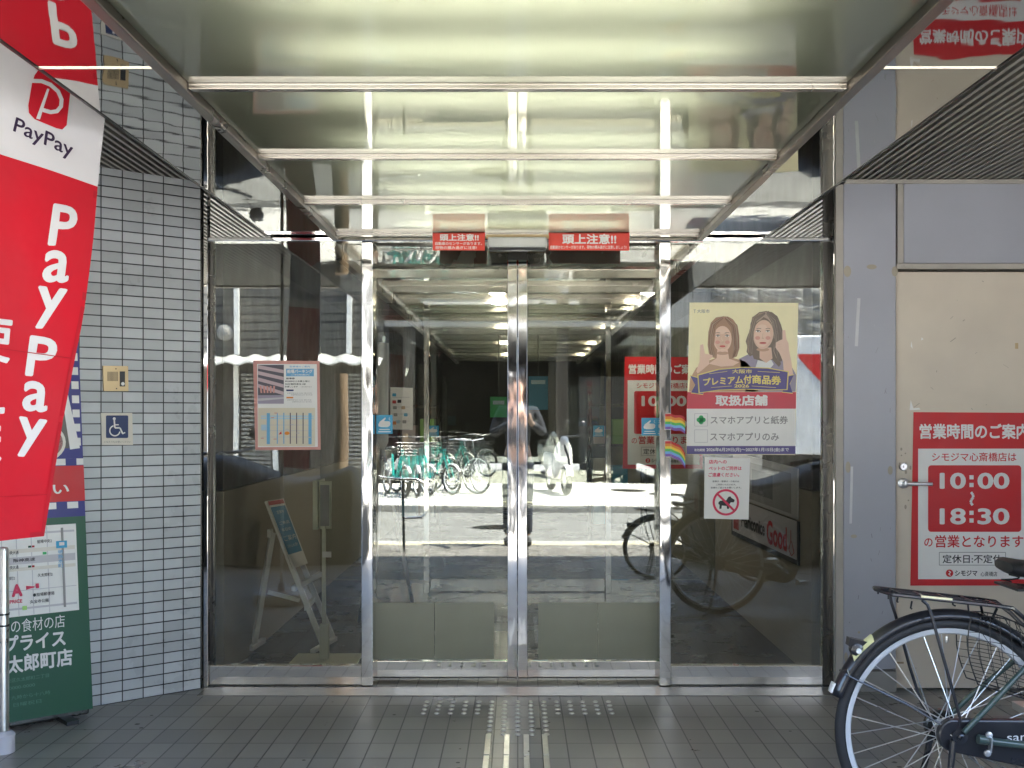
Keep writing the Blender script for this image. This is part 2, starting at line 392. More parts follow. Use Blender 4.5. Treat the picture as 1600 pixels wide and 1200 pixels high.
struct('inner_floor', MB().box(-1.7, 1.7, 5.66, 18, -.2, 0), M['infloor'])
struct('threshold', MB().box(-1.53, 1.55, 5.34, YS - .03, 0, .004), mat('threshold_stone', (.27, .255, .225), .16, var=.15, vscale=9))

# tactile studs and guide bars set in the floor
tp = thing('tactile_paving', 'steel studs and guide bars set in the floor tiles in front of the sliding doors', 'tactile paving', (0, 5.23, 0))
stud0 = None
for j in range(9):
    for i in range(-7, 8):
        if j > 3 and abs(i) > 2: continue
        if stud0 is None:
            mb = MB(); mb.lathe([(.0125, 0), (.0122, .002), (.0105, .0046), (.007, .0066), (.003, .0074)], (0, 0, 0), n=14)
            stud0 = mb.build('stud', M['stud'], parent=tp, smooth=True, local=True); o = stud0
        else:
            o = stud0.copy(); COL.objects.link(o)
        o.location = (.0605 * i, -.0672 * j, 0)
for x in (-.123, -.045, .035, .112):
    for k in range(3):
        mb = MB(); y1 = 4.685 - .292 * k - 5.23
        mb.box(x - .0115, x + .0115, y1 - .28, y1, 0, .005)
        mb.build('guide_bar', M['stud'], parent=tp, local=True, bev=.002)

# ---- the building over the passage
ob = thing('office_building', 'building whose upper storeys bridge the entrance passage, held on solid side walls', 'building', (0, 8, 0))
MB().box(-12, 12, 1.2, 20, 2.62, 10).build('upper_storeys', M['lav'], parent=ob)
MB().box(-12, -4.1, 1.2, 20, -.2, 2.62).box(4.1, 12, 1.2, 20, -.2, 2.62).build('side_wall', M['lav'], parent=ob)
MB().box(-4.1, 4.1, 18, 18.3, 0, 2.62).build('back_wall', M['interior'], parent=ob)
for a, b in ((-4.1, -1.25), (1.25, 4.1)): MB().box(a, b, 1.2, 1.26, 2.47, 2.62).build('lintel', M['brushed'], parent=ob)

# ---- canopy: luminous milky glass ceiling, crossbars, mirror soffits
cn = thing('entrance_canopy', 'lit milky glass ceiling with steel crossbars and mirror steel edges over the passage', 'canopy', (0, 3.4, ZC))
bars = [5.41 - .803 * k for k in range(6)]
edges = [YS - .03] + bars + [1.2]
for k, (a, b) in enumerate(zip(edges, edges[1:])):
    MB().box(-.878, .878, b + .015, a - .015, ZC + .004, ZC + .010).build('light_panel', M['milky'], parent=cn)
for y in bars:
    mb = MB(); mb.box(-.878, .878, y - .017, y + .013, ZC - .013, ZC + .018)
    mb.box(-.878, .878, y - .019, y - .017, ZC - .003, ZC + .004)
    mb.build('crossbar', M['bar'], parent=cn, bev=.0015)
MB().box(-.90, .90, 1.2, 5.5, 2.44, 2.46).box(-.915, -.90, 1.2, 5.5, ZC + .03, 2.46).box(.90, .915, 1.2, 5.5, ZC + .03, 2.46).box(-.96, .96, 5.5, 5.52, ZC + .03, 2.46).box(-.96, .96, 1.18, 1.2, ZC + .03, 2.46).build('light_box', M['box_white'], parent=cn)
for s in (-1, 1):
    MB().box(s * .880, s * .912, 1.17, YS - .03, ZC - .020, ZC + .03).box(s * .912, s * .924, 1.17, YS - .03, ZC - .006, ZC + .03).build('edge_trim', M['bronze'], parent=cn, bev=.003)
    mb = MB(); mb.box(s * .924, s * 1.222, 1.17, YS - .03, ZC + .004, ZC + .02); mb.build('mirror_soffit', M['mirror'], parent=cn)
    MB().box(s * 1.222, s * 1.229, 1.17, YS - .03, ZC + .001, 2.5).build('edge_strip', M['black'], parent=cn)
    for y in (2.86, 1.9): MB().box(s * .925, s * 1.222, y - .004, y + .004, ZC + .001, ZC + .004).build('soffit_joint', M['brushed'], parent=cn)
MB().box(-1.234, 1.234, 1.15, 1.17, ZC - .02, 2.62).build('front_fascia', M['brushed'], parent=cn)
for y in (1.5, 1.95, 2.38, 2.72, 3.13, 3.6, 3.98, 4.36, 4.78, 5.17):
    al = bpy.data.lights.new('canopy_tube', 'AREA'); al.shape = 'RECTANGLE'; al.size = 1.05; al.size_y = .05; al.energy = .92; al.color = (1, .99, .90)
    ao = bpy.data.objects.new('canopy_tube', al); COL.objects.link(ao); ao.location = (0, y - 3.4, .16); ao.parent = cn

# ---- louvred soffits either side
for s, lab in ((-1, 'dark louvred metal soffit above the blue-grey tiled wall'), (1, 'dark louvred metal soffit above the lavender wall and beige door')):
    mb = MB(); x = 1.25
    while x < 4.1:
        mb.box(s * x, s * (x + .015), 1.27, YS - .02, 2.485, 2.515); x += .0365
    o = mb.build('louvred_soffit', M['louvre'], loc=(s * 2.6, 3.4, 2.485)); tag(o, lab, 'soffit')
    MB().box(s * 1.24, s * 4.1, 1.27, 5.66, 2.56, 2.6).build('backing', M['louvre_back'], parent=o)

# ---- left tiled wall (turned 41 degrees)
WC = Vector((-1.548, 5.50, 0)); WA = math.atan2(.66, .751); We = Vector((math.cos(WA), math.sin(WA), 0)); Wn = Vector((We.y, -We.x, 0))
LW = 2.5
tw = MB().box(0, LW - .012, 0, .2, 0, 2.485).build('tiled_wall', M['wall_tile'], loc=WC - We * LW, local=True)
tw.rotation_euler = (0, 0, WA); tag(tw, 'angled wall of blue-grey glazed tiles with dark joints left of the entrance', 'wall')
MB().box(LW - .012, LW, -.002, .2, 0, 2.485).build('corner_trim', M['darksteel'], parent=tw, local=True, bev=.004)
e0 = WC - We * LW
sw = MB().box(-4.1, e0.x, e0.y, e0.y + .2, 0, 2.485).build('plain_wall', M['lav'], loc=(-3.6, e0.y, 0)); tag(sw, 'plain painted wall past the far end of the tiled wall, hidden behind the flag', 'wall')

# ---- right wall
def wx(px): return (px - CX) / F * YW
def wz(py): return H - (py - VY) / F * YW
pw = thing('panelled_wall', 'lavender-grey painted metal panel wall around the beige door', 'wall', (2.2, YW, 0))
MB().box(wx(1318), wx(1400), YW, YW + .15, wz(1046), 2.485).build('pier_panel', M['lav'], parent=pw, bev=.004)
MB().box(wx(1413), 4.1, YW + .004, YW + .15, wz(411), 2.485).build('header_panel', M['lav'], parent=pw, bev=.003)
MB().box(wx(1403), wx(1412), YW + .002, YW + .15, wz(411), 2.485).box(wx(1401), 4.1, YW - .004, YW + .15, wz(420), wz(412)).box(wx(1318) + .005, 4.1, YW - .012, YW, 2.463, 2.483).build('trim_strip', M['frame_beige'], parent=pw)
MB().box(wx(1313), wx(1399), YW - .02, YW + .15, 0, wz(1048)).build('plinth', M['plinth'], parent=pw, bev=.003)
MB().box(wx(1400) + .42 + .62, 4.1, YW + .02, YW + .15, 0, wz(421)).build('side_panel', M['lav'], parent=pw)
sc_ = Sheet((0, YW, 0), (0, -1, 0))
sr = random.Random(5); scm = mat('scuff_mark', (.24, .235, .25), .6); scl = mat('pale_scuff', (.43, .43, .46), .5)
for k in range(26):
    x, y = sr.uniform(1322, 1394), sr.choice((sr.uniform(430, 1040), sr.uniform(820, 1040))); a = sr.uniform(-.5, .5); l_ = sr.uniform(1.5, 9)
    sc_.line([(x, y), (x + l_ * a, y + l_)], sr.uniform(.5, 1.3), scm if k % 3 else scl, .6, 'scuff')
for pts, wd in ((((1342, 466), (1340, 500), (1338, 541)), 5), (((1331, 729), (1330, 780), (1329, 818)), 4), (((1357, 206), (1355, 256)), 6)):
    sc_.line(pts, wd, mat('tape_residue', (.62, .63, .64), .6), 1, 'tape_residue')
for x, y, rx, ry in ((1324, 424, 6, 9), (1362, 417, 8, 4), (1398, 424, 5, 8), (1325, 730, 4, 9), (1391, 735, 4, 7), (1334, 838, 5, 3), (1322, 1027, 3, 8), (1342, 988, 2, 2), (1319, 299, 0.7, .7)):
    sc_.ell(x, y, rx, ry, mat('yellow_glue_stain', (.40, .355, .27), .6), 1, 'glue_stain', n=14)
for k in sc_.parts: sc_.parts[k].build(k, sc_.mats[k], parent=pw)
MB().box(wx(1306), wx(1318) - .002, YW - .002, YW + .12, 0, 2.46).build('edge_strip', M['frame_beige'], parent=pw)
sd = thing('service_door', 'beige painted steel door with lever handle carrying the red opening hours poster', 'door', (wx(1600), YW + .03, 0))
MB().box(wx(1402), wx(1402) + 1.02, YW + .02, YW + .06, wz(1080) + .01, wz(424)).build('door_leaf', M['door'], parent=sd, bev=.002)
ss = Sheet((0, YW + .02, 0), (0, -1, 0))
dsc = mat('door_scuff', (.36, .31, .24), .55); dsl = mat('door_pale_scuff', (.62, .57, .48), .5)
for k in range(44):
    x, y = sr.uniform(1406, 1610), sr.choice((sr.uniform(430, 640), sr.uniform(920, 1074), sr.uniform(980, 1074))); a = sr.uniform(-1.6, 1.6); l_ = sr.uniform(1, 7)
    ss.line([(x, y), (x + l_ * a, y + l_)], sr.uniform(.4, 1.2), dsc if k % 3 else dsl, .6, 'scuff')
for k in range(9):
    x, y = sr.uniform(1404, 1424), sr.uniform(700, 800); ss.ell(x, y, sr.uniform(.8, 2.6), sr.uniform(1, 4), dsc, .5, 'scuff', n=10)
for pts in ([(1424, 533), (1426, 545), (1423, 541)], [(1423, 625), (1427, 638), (1436, 637), (1438, 640), (1421, 641)], [(1440, 527), (1443, 530), (1439, 532)]): ss.poly(pts[::-1], M['i_paper'], 1, 'paint_chip')
ss.rect(1586, 536, 1591, 545, M['i_brass'], 1, 'paint_chip')
ss.rect(1395.5, 1034, 1412, 1037, mat('rust_mark', (.33, .24, .14), .7), 1, 'rust_mark')
for k in ss.parts: ss.parts[k].build(k, ss.mats[k], parent=sd)
p = P(1411, 755, YW + .02)
mb = MB(); mb.lathe([(.026, 0), (.026, .006), (.02, .010), (.011, .012), (.011, .045), (.0, .047)], p, (0, -1, 0), 24)
q = p + Vector((0, -.045, 0)); mb.tube([q, q + Vector((.02, -.004, 0)), q + Vector((.07, -.004, -.001)), q + Vector((.125, 0, -.002))], [.010, .0105, .009, .009], 10)
mb.build('handle', M['silver'], parent=sd, smooth=True)
p = P(1411, 729, YW + .02)
MB().lathe([(.021, 0), (.021, .004), (.016, .012), (.012, .012), (.011, .009), (.0, .009)], p, (0, -1, 0), 24).build('lock', M['silver'], parent=sd, smooth=True)
MB().box(p.x - .0015, p.x + .0015, p.y - .0105, p.y - .0085, p.z - .006, p.z + .006).build('keyhole', M['black'], parent=sd)

# ---- glass front
def sx(px): return (px - CX) / F * YS
ge = thing('glass_entrance', 'polished steel frame with tall fixed glass panes either side of the sliding doors', 'glass front', (0, YS, 0))
for x0, x1 in ((565, 583), (1030, 1048)):
    MB().box(sx(x0), sx(x1), YS - .012, YS + .13, .0, 2.196).build('post', M['chrome'], parent=ge, bev=.004)
MB().box(sx(319), sx(326.5), YS - .02, YS + .06, 0, 2.485).build('jamb', M['mirror'], parent=ge, bev=.003)
MB().box(sx(327), sx(333), YS + .005, YS + .05, .104, 2.196).build('pane_gasket', M['darksteel'], parent=ge)
MB().box(sx(1286), sx(1297), YS - .004, YS + .06, .0, 2.485).build('pane_gasket', M['darksteel'], parent=ge)
MB().box(sx(1297), sx(1306), YS - .06, YS + .06, 0, 2.485).build('jamb', M['mirror'], parent=ge, bev=.003)
for x0, x1 in ((326.8, 564.8), (1048.2, 1285.8)):
    MB().box(sx(x0), sx(x1), YS, YS + .05, .0, .104).build('bottom_rail', M['chrome'], parent=ge, bev=.003)
    MB().box(sx(x0), sx(x1), YS + .016, YS + .024, .106, 2.196).build('glass_pane', M['glass'], parent=ge)
    MB().box(sx(x0), sx(x1), YS + .004, YS + .02, 2.218, 2.485).build('fascia_panel', mat('fascia_mirror_steel', (.74, .73, .70), .03, 1, var=.02), parent=ge)
MB().box(sx(326.6), sx(1296), YS - .02, YS + .03, 2.197, 2.216).build('transom', M['chrome'], parent=ge, bev=.003)
MB().box(sx(583.2), sx(1029.8), YD + .035, YD + .13, 2.09, 2.216).build('door_track', M['darksteel'], parent=ge)
def dx(px): return (px - CX) / F * YD
for nm, x0, x1, st0, st1, fx0, fx1, lab in (('l', 584, 808.3, 793, 808.3, 586, 772, 'left sliding glass leaf of the entrance, with olive film along its foot'), ('r', 809, 1029.5, 809, 824, 841, 1027.5, 'right sliding glass leaf of the entrance, with olive film along its foot')):
    dr = thing('sliding_door', lab, 'sliding door', ((dx(x0) + dx(x1)) / 2, YD, 0), group='sliding glass doors of the entrance')
    MB().box(dx(st0), dx(st1), YD - .012, YD + .03, .012, 2.12).build('stile', M['chrome'], parent=dr, bev=.003)
    a, b = (x0, st0) if nm == 'l' else (st1, x1)
    MB().box(dx(a), dx(b), YD - .008, YD + .028, .012, .108).build('bottom_rail', M['chrome'], parent=dr, bev=.002)
    MB().box(dx(a), dx(b), YD + .006, YD + .014, .109, 2.19).build('glass_pane', M['glass'], parent=dr)
    e = dx(x0) if nm == 'l' else dx(x1)
    MB().box(e - .006, e + .006, YD - .004, YD + .02, .11, 2.19).build('edge_channel', M['darksteel'], parent=dr)
    z0, z1 = H - (1030 - VY) / F * YD, H - (942 - VY) / F * YD; m_ = (dx(fx0) + dx(fx1)) / 2
    MB().box(dx(fx0), m_ - .0015, YD + .0035, YD + .0045, z0, z1).box(m_ + .0015, dx(fx1), YD + .0035, YD + .0045, z0, z1).build('frosted_film', M['film'], parent=dr)
# sensor over the doors, fixed to the last crossbar
YB = 5.391
sn = thing('door_sensor', 'grey automatic door sensor fixed above the meeting stiles', 'sensor', P(808, 380, YB))
a, b = P(762, 370.5, YB - .05), P(855, 390, YB - .05)
MB().box(a.x, b.x, YB - .06, YB - .001, b.z + .010, a.z).build('housing', mat('sensor_grey', (.50, .50, .49), .4), parent=sn, bev=.008)
MB().box(a.x + .006, b.x - .006, YB - .055, YB - .004, b.z - .002, b.z + .011).build('lens_cover', M['black'], parent=sn, bev=.004)
MB().box(a.x - .01, b.x + .01, YB - .012, YB - .001, a.z + .001, a.z + .019).build('mounting_strip', M['i_brass'], parent=sn)

# ---- vestibule and corridor behind the glass
vw = thing('vestibule_walls', 'beige panel walls with brown upper walls inside the glass vestibule', 'wall', (0, 7, 0))
for s in (-1, 1):
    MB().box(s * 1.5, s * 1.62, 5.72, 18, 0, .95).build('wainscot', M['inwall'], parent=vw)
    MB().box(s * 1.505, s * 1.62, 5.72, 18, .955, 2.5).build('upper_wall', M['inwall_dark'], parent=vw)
ic = thing('corridor_ceiling', 'dark mirror steel ceiling with crossribs running back through the vestibule and corridor', 'ceiling', (0, 10, 2.25))
MB().box(-1.62, 1.62, 5.70, 18, 2.24, 2.30).build('ceiling_panel', M['inceil'], parent=ic)
y = 6.21
while y < 17.5:
    MB().box(-.945, .945, y - .03, y + .03, 2.20, 2.239).build('rib', M['rib'], parent=ic); y += .803
for s in (-1, 1): MB().box(s * .945, s * .985, 5.71, 18, 2.185, 2.239).build('edge_trim', M['bronze'], parent=ic)
for x in (-.15, .95):
    for y in (7.77, 10.0, 12.5, 14.9):
        o = MB().lathe([(.055, 0), (.055, .006), (.045, .008), (.0, .008)], (x, y + .38, 2.236), (0, 0, -1), 20).build('downlight', M['lamp'], loc=(x, y + .38, 2.236))
        tag(o, 'small round downlight recessed in the dark corridor ceiling', 'downlight', 'downlights in the corridor ceiling')
def ix(px): return (px - CX) / F * YI
ip = thing('inner_partition', 'second glass partition at the back of the vestibule with slim steel posts', 'glass partition', (0, YI, 0))
for x0, x1 in ((662, 671), (946, 955)):
    MB().box(ix(x0), ix(x1), YI - .01, YI + .06, 0, 2.2).build('post', M['chrome'], parent=ip, bev=.003)
for x0, x1 in ((-1.49, ix(661.5)), (ix(955.5), 1.49)):
    MB().box(x0, x1, YI + .01, YI + .02, .1, 2.2).build('glass_pane', M['glass_in'], parent=ip)
    MB().box(x0, x1, YI, YI + .05, 0, .1).build('bottom_rail', M['chrome'], parent=ip)
for x0, x1, lab in ((672, 806, 'inner sliding glass leaf behind the left entrance leaf'), (812, 945, 'inner sliding glass leaf behind the right entrance leaf')):
    dr = thing('sliding_door', lab, 'sliding door', ((ix(x0) + ix(x1)) / 2, YI + .07, 0), group='inner sliding doors of the vestibule')
    MB().box(ix(x0), ix(x1), YI + .07, YI + .078, .1, 2.2).build('glass_pane', M['glass_in'], parent=dr)
    MB().box(ix(x0), ix(x1), YI + .06, YI + .09, .01, .1).build('bottom_rail', M['chrome'], parent=dr)
    xs = x1 - 8 if x0 < 700 else x0
    MB().box(ix(xs), ix(xs + 8), YI + .062, YI + .088, .1, 2.2).build('stile', M['chrome'], parent=dr)

# ================================================================== SIGNS AND POSTERS
I = lambda k: M['i_' + k]
FRONT = (0, -1, 0)
# ---- red opening hours poster on the beige door (and its twin on the inner partition)
s = Sheet((0, YW + .0165, 0), FRONT)
s.rect(1434.5, 701, 1608, 905, I('paper'), 1, 'white_panel').rect(1450, 727, 1595.5, 831, I('red'), 2, 'white_panel', r=5)
s.text('営業時間のご案内', (1436.5, 662, 1607, 686), I('white'), 2, .03)
s.text('シモジマ心斎橋店は', (1456, 707, 1588, 721), I('red'), 2, .012)
s.text('10', (1468, 738.5, 1509, 764), I('white'), 3, .03).text('00', (1527, 738.5, 1577, 764), I('white'), 3, .03)
s.text('18', (1468, 794, 1509, 819.5), I('white'), 3, .03).text('30', (1527, 794, 1577, 819.5), I('white'), 3, .03)
for y in (745, 757, 800.5, 812.5): s.rect(1514.5, y - 2.5, 1521, y + 4, I('white'), 3, 'lettering')
s.line([(1517, 769), (1520, 773), (1520.5, 777), (1517.5, 781), (1516.5, 785), (1519.5, 789.5)], 4, I('white'), 3, 'lettering')
s.text('の', (1444, 841, 1457, 854), I('red'), 2, .015).text('営業となります', (1461, 836, 1599, 855.5), I('red'), 2, .016)
s.line([(1467.5, 863), (1571, 863), (1571, 883), (1467.5, 883)], 1, I('grey'), 2, 'lettering', True)
s.text('定休日:不定休', (1472.5, 866.5, 1566, 880), I('black'), 2, .014)
s.ell(1483.5, 895.5, 5.8, 5.8, I('red'), 2).line([(1482, 892), (1485.5, 894), (1482, 897), (1485, 899)], 1.4, I('white'), 3)
s.text('シモジマ', (1492, 891, 1527, 900), I('black'), 2, .03).text('心斎橋店', (1532, 893, 1558, 900.5), I('black'), 2, .01)
hp = s.build('hours_poster', 'large red and white opening hours poster on the beige door, partly behind the bicycle saddle', 'poster', [(1422.5, 915), (1616, 915), (1618, 645), (1427.5, 644)], I('red'), group='red opening hours posters')
h2 = copy_tree(hp); h2['label'] = 'red and white opening hours poster seen through the glass on the inner partition'
h2.location = P(1036.5, 645, YI + .004)

# ---- big yellow voucher poster on the right pane
T7 = lambda x, y: (1060 + x / 3.158, 460 + y / 3.158)
s = Sheet((0, YS + .0145, 0), FRONT, T7, .0005)
pt = 'portrait'
s.poly([(52, 480), (58, 415), (88, 362), (150, 326), (190, 312), (262, 312), (330, 330), (385, 392), (395, 480)][::-1], I('top1'), 1, pt)
s.poly([(330, 480), (318, 400), (300, 318), (352, 292), (470, 292), (545, 330), (582, 400), (578, 480)][::-1], I('top2'), 1, pt)
s.poly([(380, 360), (395, 312), (425, 335), (452, 312), (470, 345), (440, 380), (400, 380)][::-1], I('white'), 2, pt)
# long-haired woman
s.poly([(432, 82), (398, 88), (372, 108), (356, 142), (352, 178), (340, 206), (332, 232), (340, 258), (336, 284), (352, 306), (366, 300), (372, 318), (400, 326), (424, 332), (462, 322), (478, 340), (496, 358), (506, 344), (502, 326), (516, 312), (512, 290), (524, 268), (516, 232), (520, 200), (506, 150), (488, 108), (462, 88)][::-1], I('hair2'), 3, pt)
s.poly([(400, 262), (458, 262), (464, 316), (432, 338), (400, 315)][::-1], I('skin2'), 4, pt)
s.ell(418, 198, 50, 72, I('skin2'), 5, pt, rot=5).ell(414, 206, 40, 52, I('skin'), 5.3, pt, rot=5)
s.poly([(430, 86), (396, 94), (372, 120), (360, 168), (362, 190), (372, 160), (386, 138), (404, 126), (420, 112)][::-1], I('hair3'), 6, pt)
s.poly([(424, 86), (420, 112), (440, 122), (456, 140), (466, 172), (470, 214), (478, 232), (488, 200), (486, 150), (474, 112), (452, 92)][::-1], I('hair3'), 6, pt)
for pl in ([(368, 180), (356, 220), (352, 260), (362, 292)], [(360, 200), (346, 232), (350, 270)], [(478, 190), (486, 240), (482, 280), (496, 318)], [(492, 180), (502, 230), (496, 270), (506, 300)], [(474, 240), (470, 280), (484, 316)]):
    s.line(pl, 3.2, I('hair3'), 6.4, pt)
for x in (396, 441):
    s.ell(x, 183, 10, 3.4, I('black'), 6.5, pt, n=14).line([(x - 12, 171), (x, 167), (x + 12, 170)], 2.6, I('hair2'), 6.5, pt)
s.line([(417, 192), (413, 214), (422, 217)], 1.8, I('top1'), 6.5, pt).ell(416, 240, 18, 5, I('lip'), 6.5, pt, n=16)
s.poly([(512, 178), (526, 176), (532, 222), (542, 240), (545, 275), (556, 330), (566, 400), (520, 400), (515, 330), (498, 290), (478, 262), (480, 238), (500, 226), (512, 222)][::-1], I('skin'), 7, pt)
for a, b in (((482, 250), (506, 246)), ((486, 262), (508, 258)), ((494, 274), (512, 268))): s.line([a, b], 1.8, I('skin2'), 8, pt)
# bob-haired woman
s.poly([(222, 108), (185, 114), (160, 140), (148, 185), (144, 250), (150, 292), (172, 312), (210, 322), (262, 318), (288, 306), (300, 270), (300, 205), (292, 155), (268, 122), (245, 110)][::-1], I('hair1'), 3, pt)
s.poly([(192, 270), (242, 270), (250, 318), (300, 335), (270, 352), (210, 356), (150, 342), (188, 315)][::-1], I('skin'), 4, pt)
s.ell(217, 220, 45, 64, I('skin'), 5, pt)
s.poly([(226, 112), (188, 120), (166, 155), (160, 230), (172, 290), (178, 230), (184, 175), (205, 145), (230, 135), (250, 160), (262, 200), (264, 290), (284, 285), (288, 200), (274, 140), (248, 116)][::-1], I('hair1'), 6, pt)
for x in (194, 240):
    s.ell(x, 204, 10, 3.6, I('black'), 6, pt, n=14).line([(x - 12, 191), (x, 188), (x + 11, 190)], 2.4, I('hair2'), 6, pt)
s.ell(214, 226, 36, 48, mat('print_light_skin', (.72, .50, .37), .45), 5.4, pt)
for pl in ([(168, 150), (156, 190), (152, 250), (158, 296)], [(286, 160), (294, 210), (292, 280)], [(176, 160), (168, 220), (170, 280)], [(276, 150), (278, 210), (274, 280)]): s.line(pl, 2.6, I('hair3'), 6.4, pt)
s.line([(217, 212), (213, 232), (222, 234)], 1.6, I('top1'), 6, pt).ell(217, 256, 15, 5.5, I('lip'), 6, pt, n=16)
s.poly([(107, 250), (121, 246), (130, 292), (150, 296), (168, 300), (168, 312), (152, 322), (150, 345), (118, 372), (95, 390), (88, 380), (104, 330)][::-1], I('skin'), 7, pt)
for a, b in (((134, 304), (160, 304)), ((132, 314), (154, 315))): s.line([a, b], 1.8, I('skin2'), 8, pt)
# hair strands, shading and eyes in more tones
hr = random.Random(11)
for c, d in (('hair_a', (.36, .22, .14)), ('hair_b', (.23, .13, .085)), ('hair_c', (.43, .31, .22)), ('hair_d', (.20, .16, .13)), ('hair_e', (.30, .24, .19)), ('shade', (.55, .34, .235)), ('blush', (.70, .36, .29)), ('glow', (.80, .60, .47))): M['i_' + c] = mat('print_' + c, d, .45, var=.03)
def strands(inner, outer, cols, n, lv):
    for k in range(n):
        t_ = (k + hr.random()) / n
        s.line([(ax * (1 - t_) + bx_ * t_ + hr.uniform(-2, 2), ay * (1 - t_) + by * t_ + hr.uniform(-2, 2)) for (ax, ay), (bx_, by) in zip(inner, outer)], hr.uniform(1.6, 3.4), I(hr.choice(cols)), lv + k * .02, pt)
strands([(428, 96), (385, 132), (370, 190), (368, 250), (364, 290)], [(424, 86), (365, 112), (350, 178), (336, 236), (342, 286)], ('hair_d', 'hair_e', 'hair_c', 'hair2'), 20, 6.45)
strands([(434, 98), (462, 140), (472, 200), (474, 260), (486, 330)], [(440, 84), (492, 118), (514, 190), (518, 260), (510, 330)], ('hair_d', 'hair_e', 'hair_d', 'hair2'), 22, 6.45)
strands([(222, 120), (186, 150), (172, 210), (172, 260), (180, 305)], [(214, 110), (160, 144), (147, 210), (146, 262), (160, 304)], ('hair_a', 'hair_b', 'hair_c'), 18, 6.45)
strands([(230, 120), (262, 160), (268, 220), (268, 270), (264, 312)], [(240, 110), (290, 150), (299, 212), (300, 262), (282, 306)], ('hair_a', 'hair_b', 'hair_c'), 20, 6.45)
for cx, cy, k in ((217, 220, 1.0), (416, 198, 1.06)):
    s.ell(cx - 24 * k, cy + 16 * k, 12 * k, 9 * k, I('blush'), 5.6, pt, n=16).ell(cx + 24 * k, cy + 16 * k, 12 * k, 9 * k, I('blush'), 5.6, pt, n=16)
    s.ell(cx - 2, cy - 36 * k, 20 * k, 11 * k, I('glow'), 5.6, pt, n=16).ell(cx - 2, cy + 4 * k, 4 * k, 15 * k, I('glow'), 5.7, pt, n=14).ell(cx - 1, cy + 52 * k, 11 * k, 5 * k, I('glow'), 5.6, pt, n=14)
    s.ell(cx, cy + 70 * k, 30 * k, 9 * k, I('shade'), 4.5, pt, n=16)
    for ex_ in (-23, 23):
        s.ell(cx + ex_ * k, cy - 15 * k, 9.5 * k, 4.4 * k, I('paper'), 6.6, pt, n=14).ell(cx + ex_ * k, cy - 15 * k, 4.2 * k, 4.4 * k, I('hair2'), 6.7, pt, n=12).line([(cx + (ex_ - 10) * k, cy - 17 * k), (cx + ex_ * k, cy - 20.5 * k), (cx + (ex_ + 10) * k, cy - 17 * k)], 2.2, I('black'), 6.8, pt)
    s.line([(cx - 13 * k, cy + 37 * k), (cx, cy + 38.5 * k), (cx + 13 * k, cy + 37 * k)], 1.4, I('dkred'), 6.8, pt).line([(cx - 6 * k, cy + 17 * k), (cx - 1, cy + 19 * k), (cx + 5 * k, cy + 17 * k)], 1.8, I('shade'), 6.8, pt)
strands([(70, 430), (130, 350), (190, 330)], [(80, 478), (240, 380), (330, 370)], ('top1', 'shade'), 8, 1.3)
# red bar, ribbon, check boxes
s.rect(43, 482, 580, 564, I('softred'), 4, 'red_bar').rect(41, 564, 578, 748, I('paper'), 1, 'red_bar')
rb = [(98, 400), (200, 372), (320, 362), (440, 366), (538, 384)]; rl = [(532, 468), (440, 470), (320, 466), (200, 470), (104, 484)]
def grow(pts, c=(318, 425), k=1.025, d=4): return [(c[0] + (x - c[0]) * k, y + (d if y > c[1] else -d)) for x, y in pts]
s.poly(grow([(58, 402), (120, 420), (120, 492), (62, 484), (82, 446)][::-1], (90, 446), 1.06, 4), I('gold'), 9, 'ribbon').poly([(58, 402), (120, 420), (120, 492), (62, 484), (82, 446)][::-1], I('purple'), 10, 'ribbon')
s.poly(grow([(568, 398), (516, 410), (512, 480), (562, 486), (548, 442)], (540, 440), 1.06, 4), I('gold'), 9, 'ribbon').poly([(568, 398), (516, 410), (512, 480), (562, 486), (548, 442)], I('purple'), 10, 'ribbon')
s.poly(grow(rb + rl)[::-1], I('gold'), 11, 'ribbon').poly((rb + rl)[::-1], I('purple'), 12, 'ribbon')
s.text('大阪市', (264, 370, 362, 390), I('gold'), 13, .02)
q = [(118, 410), (320, 392), (505, 400), (505, 446), (320, 440), (120, 452)]
s.text('プレミアム付', [(120, 414), (360, 396), (360, 440), (122, 452)], I('gold'), 13, .035).text('商品券', [(362, 396), (505, 402), (505, 448), (362, 441)], I('gold'), 13, .035)
s.text('2026', (274, 444, 348, 460), I('gold'), 13, .03)
s.line([(150, 392), (240, 380)], 2, I('gold'), 13, 'ribbon').line([(390, 380), (500, 386)], 2, I('gold'), 13, 'ribbon').line([(160, 460), (262, 452)], 2, I('gold'), 13, 'ribbon').line([(360, 452), (480, 460)], 2, I('gold'), 13, 'ribbon')
s.text('大阪市', (92, 74, 154, 92), I('grey'), 2, .01).line([(74, 76), (86, 76), (80, 76), (80, 92)], 2, I('grey'), 2, 'lettering')
s.text('取扱店舗', (182, 496, 440, 550), I('white'), 5, .04)
s.text('スマホアプリと紙券', (158, 600, 540, 640), I('grey'), 2, .02).text('スマホアプリのみ', (156, 682, 496, 722), I('grey'), 2, .02)
for y0 in (588, 668): s.line([(80, y0), (144, y0), (144, y0 + 62), (80, y0 + 62)], 2.5, I('mapgrey'), 2, 'check_box', True)
for a, b in ((101, 619), (123, 619), (112, 608), (112, 630)): s.ell(a, b, 11.5, 11.5, I('green'), 3, 'check_box', n=16)
s.rect(40, 748, 577, 788, I('purple'), 2, 'date_bar')
s.text('有効期間', (78, 761, 130, 775), I('white'), 3, .015).text('2026年6月29日(月)〜2027年1月15日(金)まで', (138, 756, 545, 778), I('white'), 3, .025)
s.build('voucher_poster', 'big pale yellow poster of two women above a purple ribbon on the right glass pane', 'poster', [(38, 790), (576, 792), (592, 42), (55, 40)], I('yellow'))

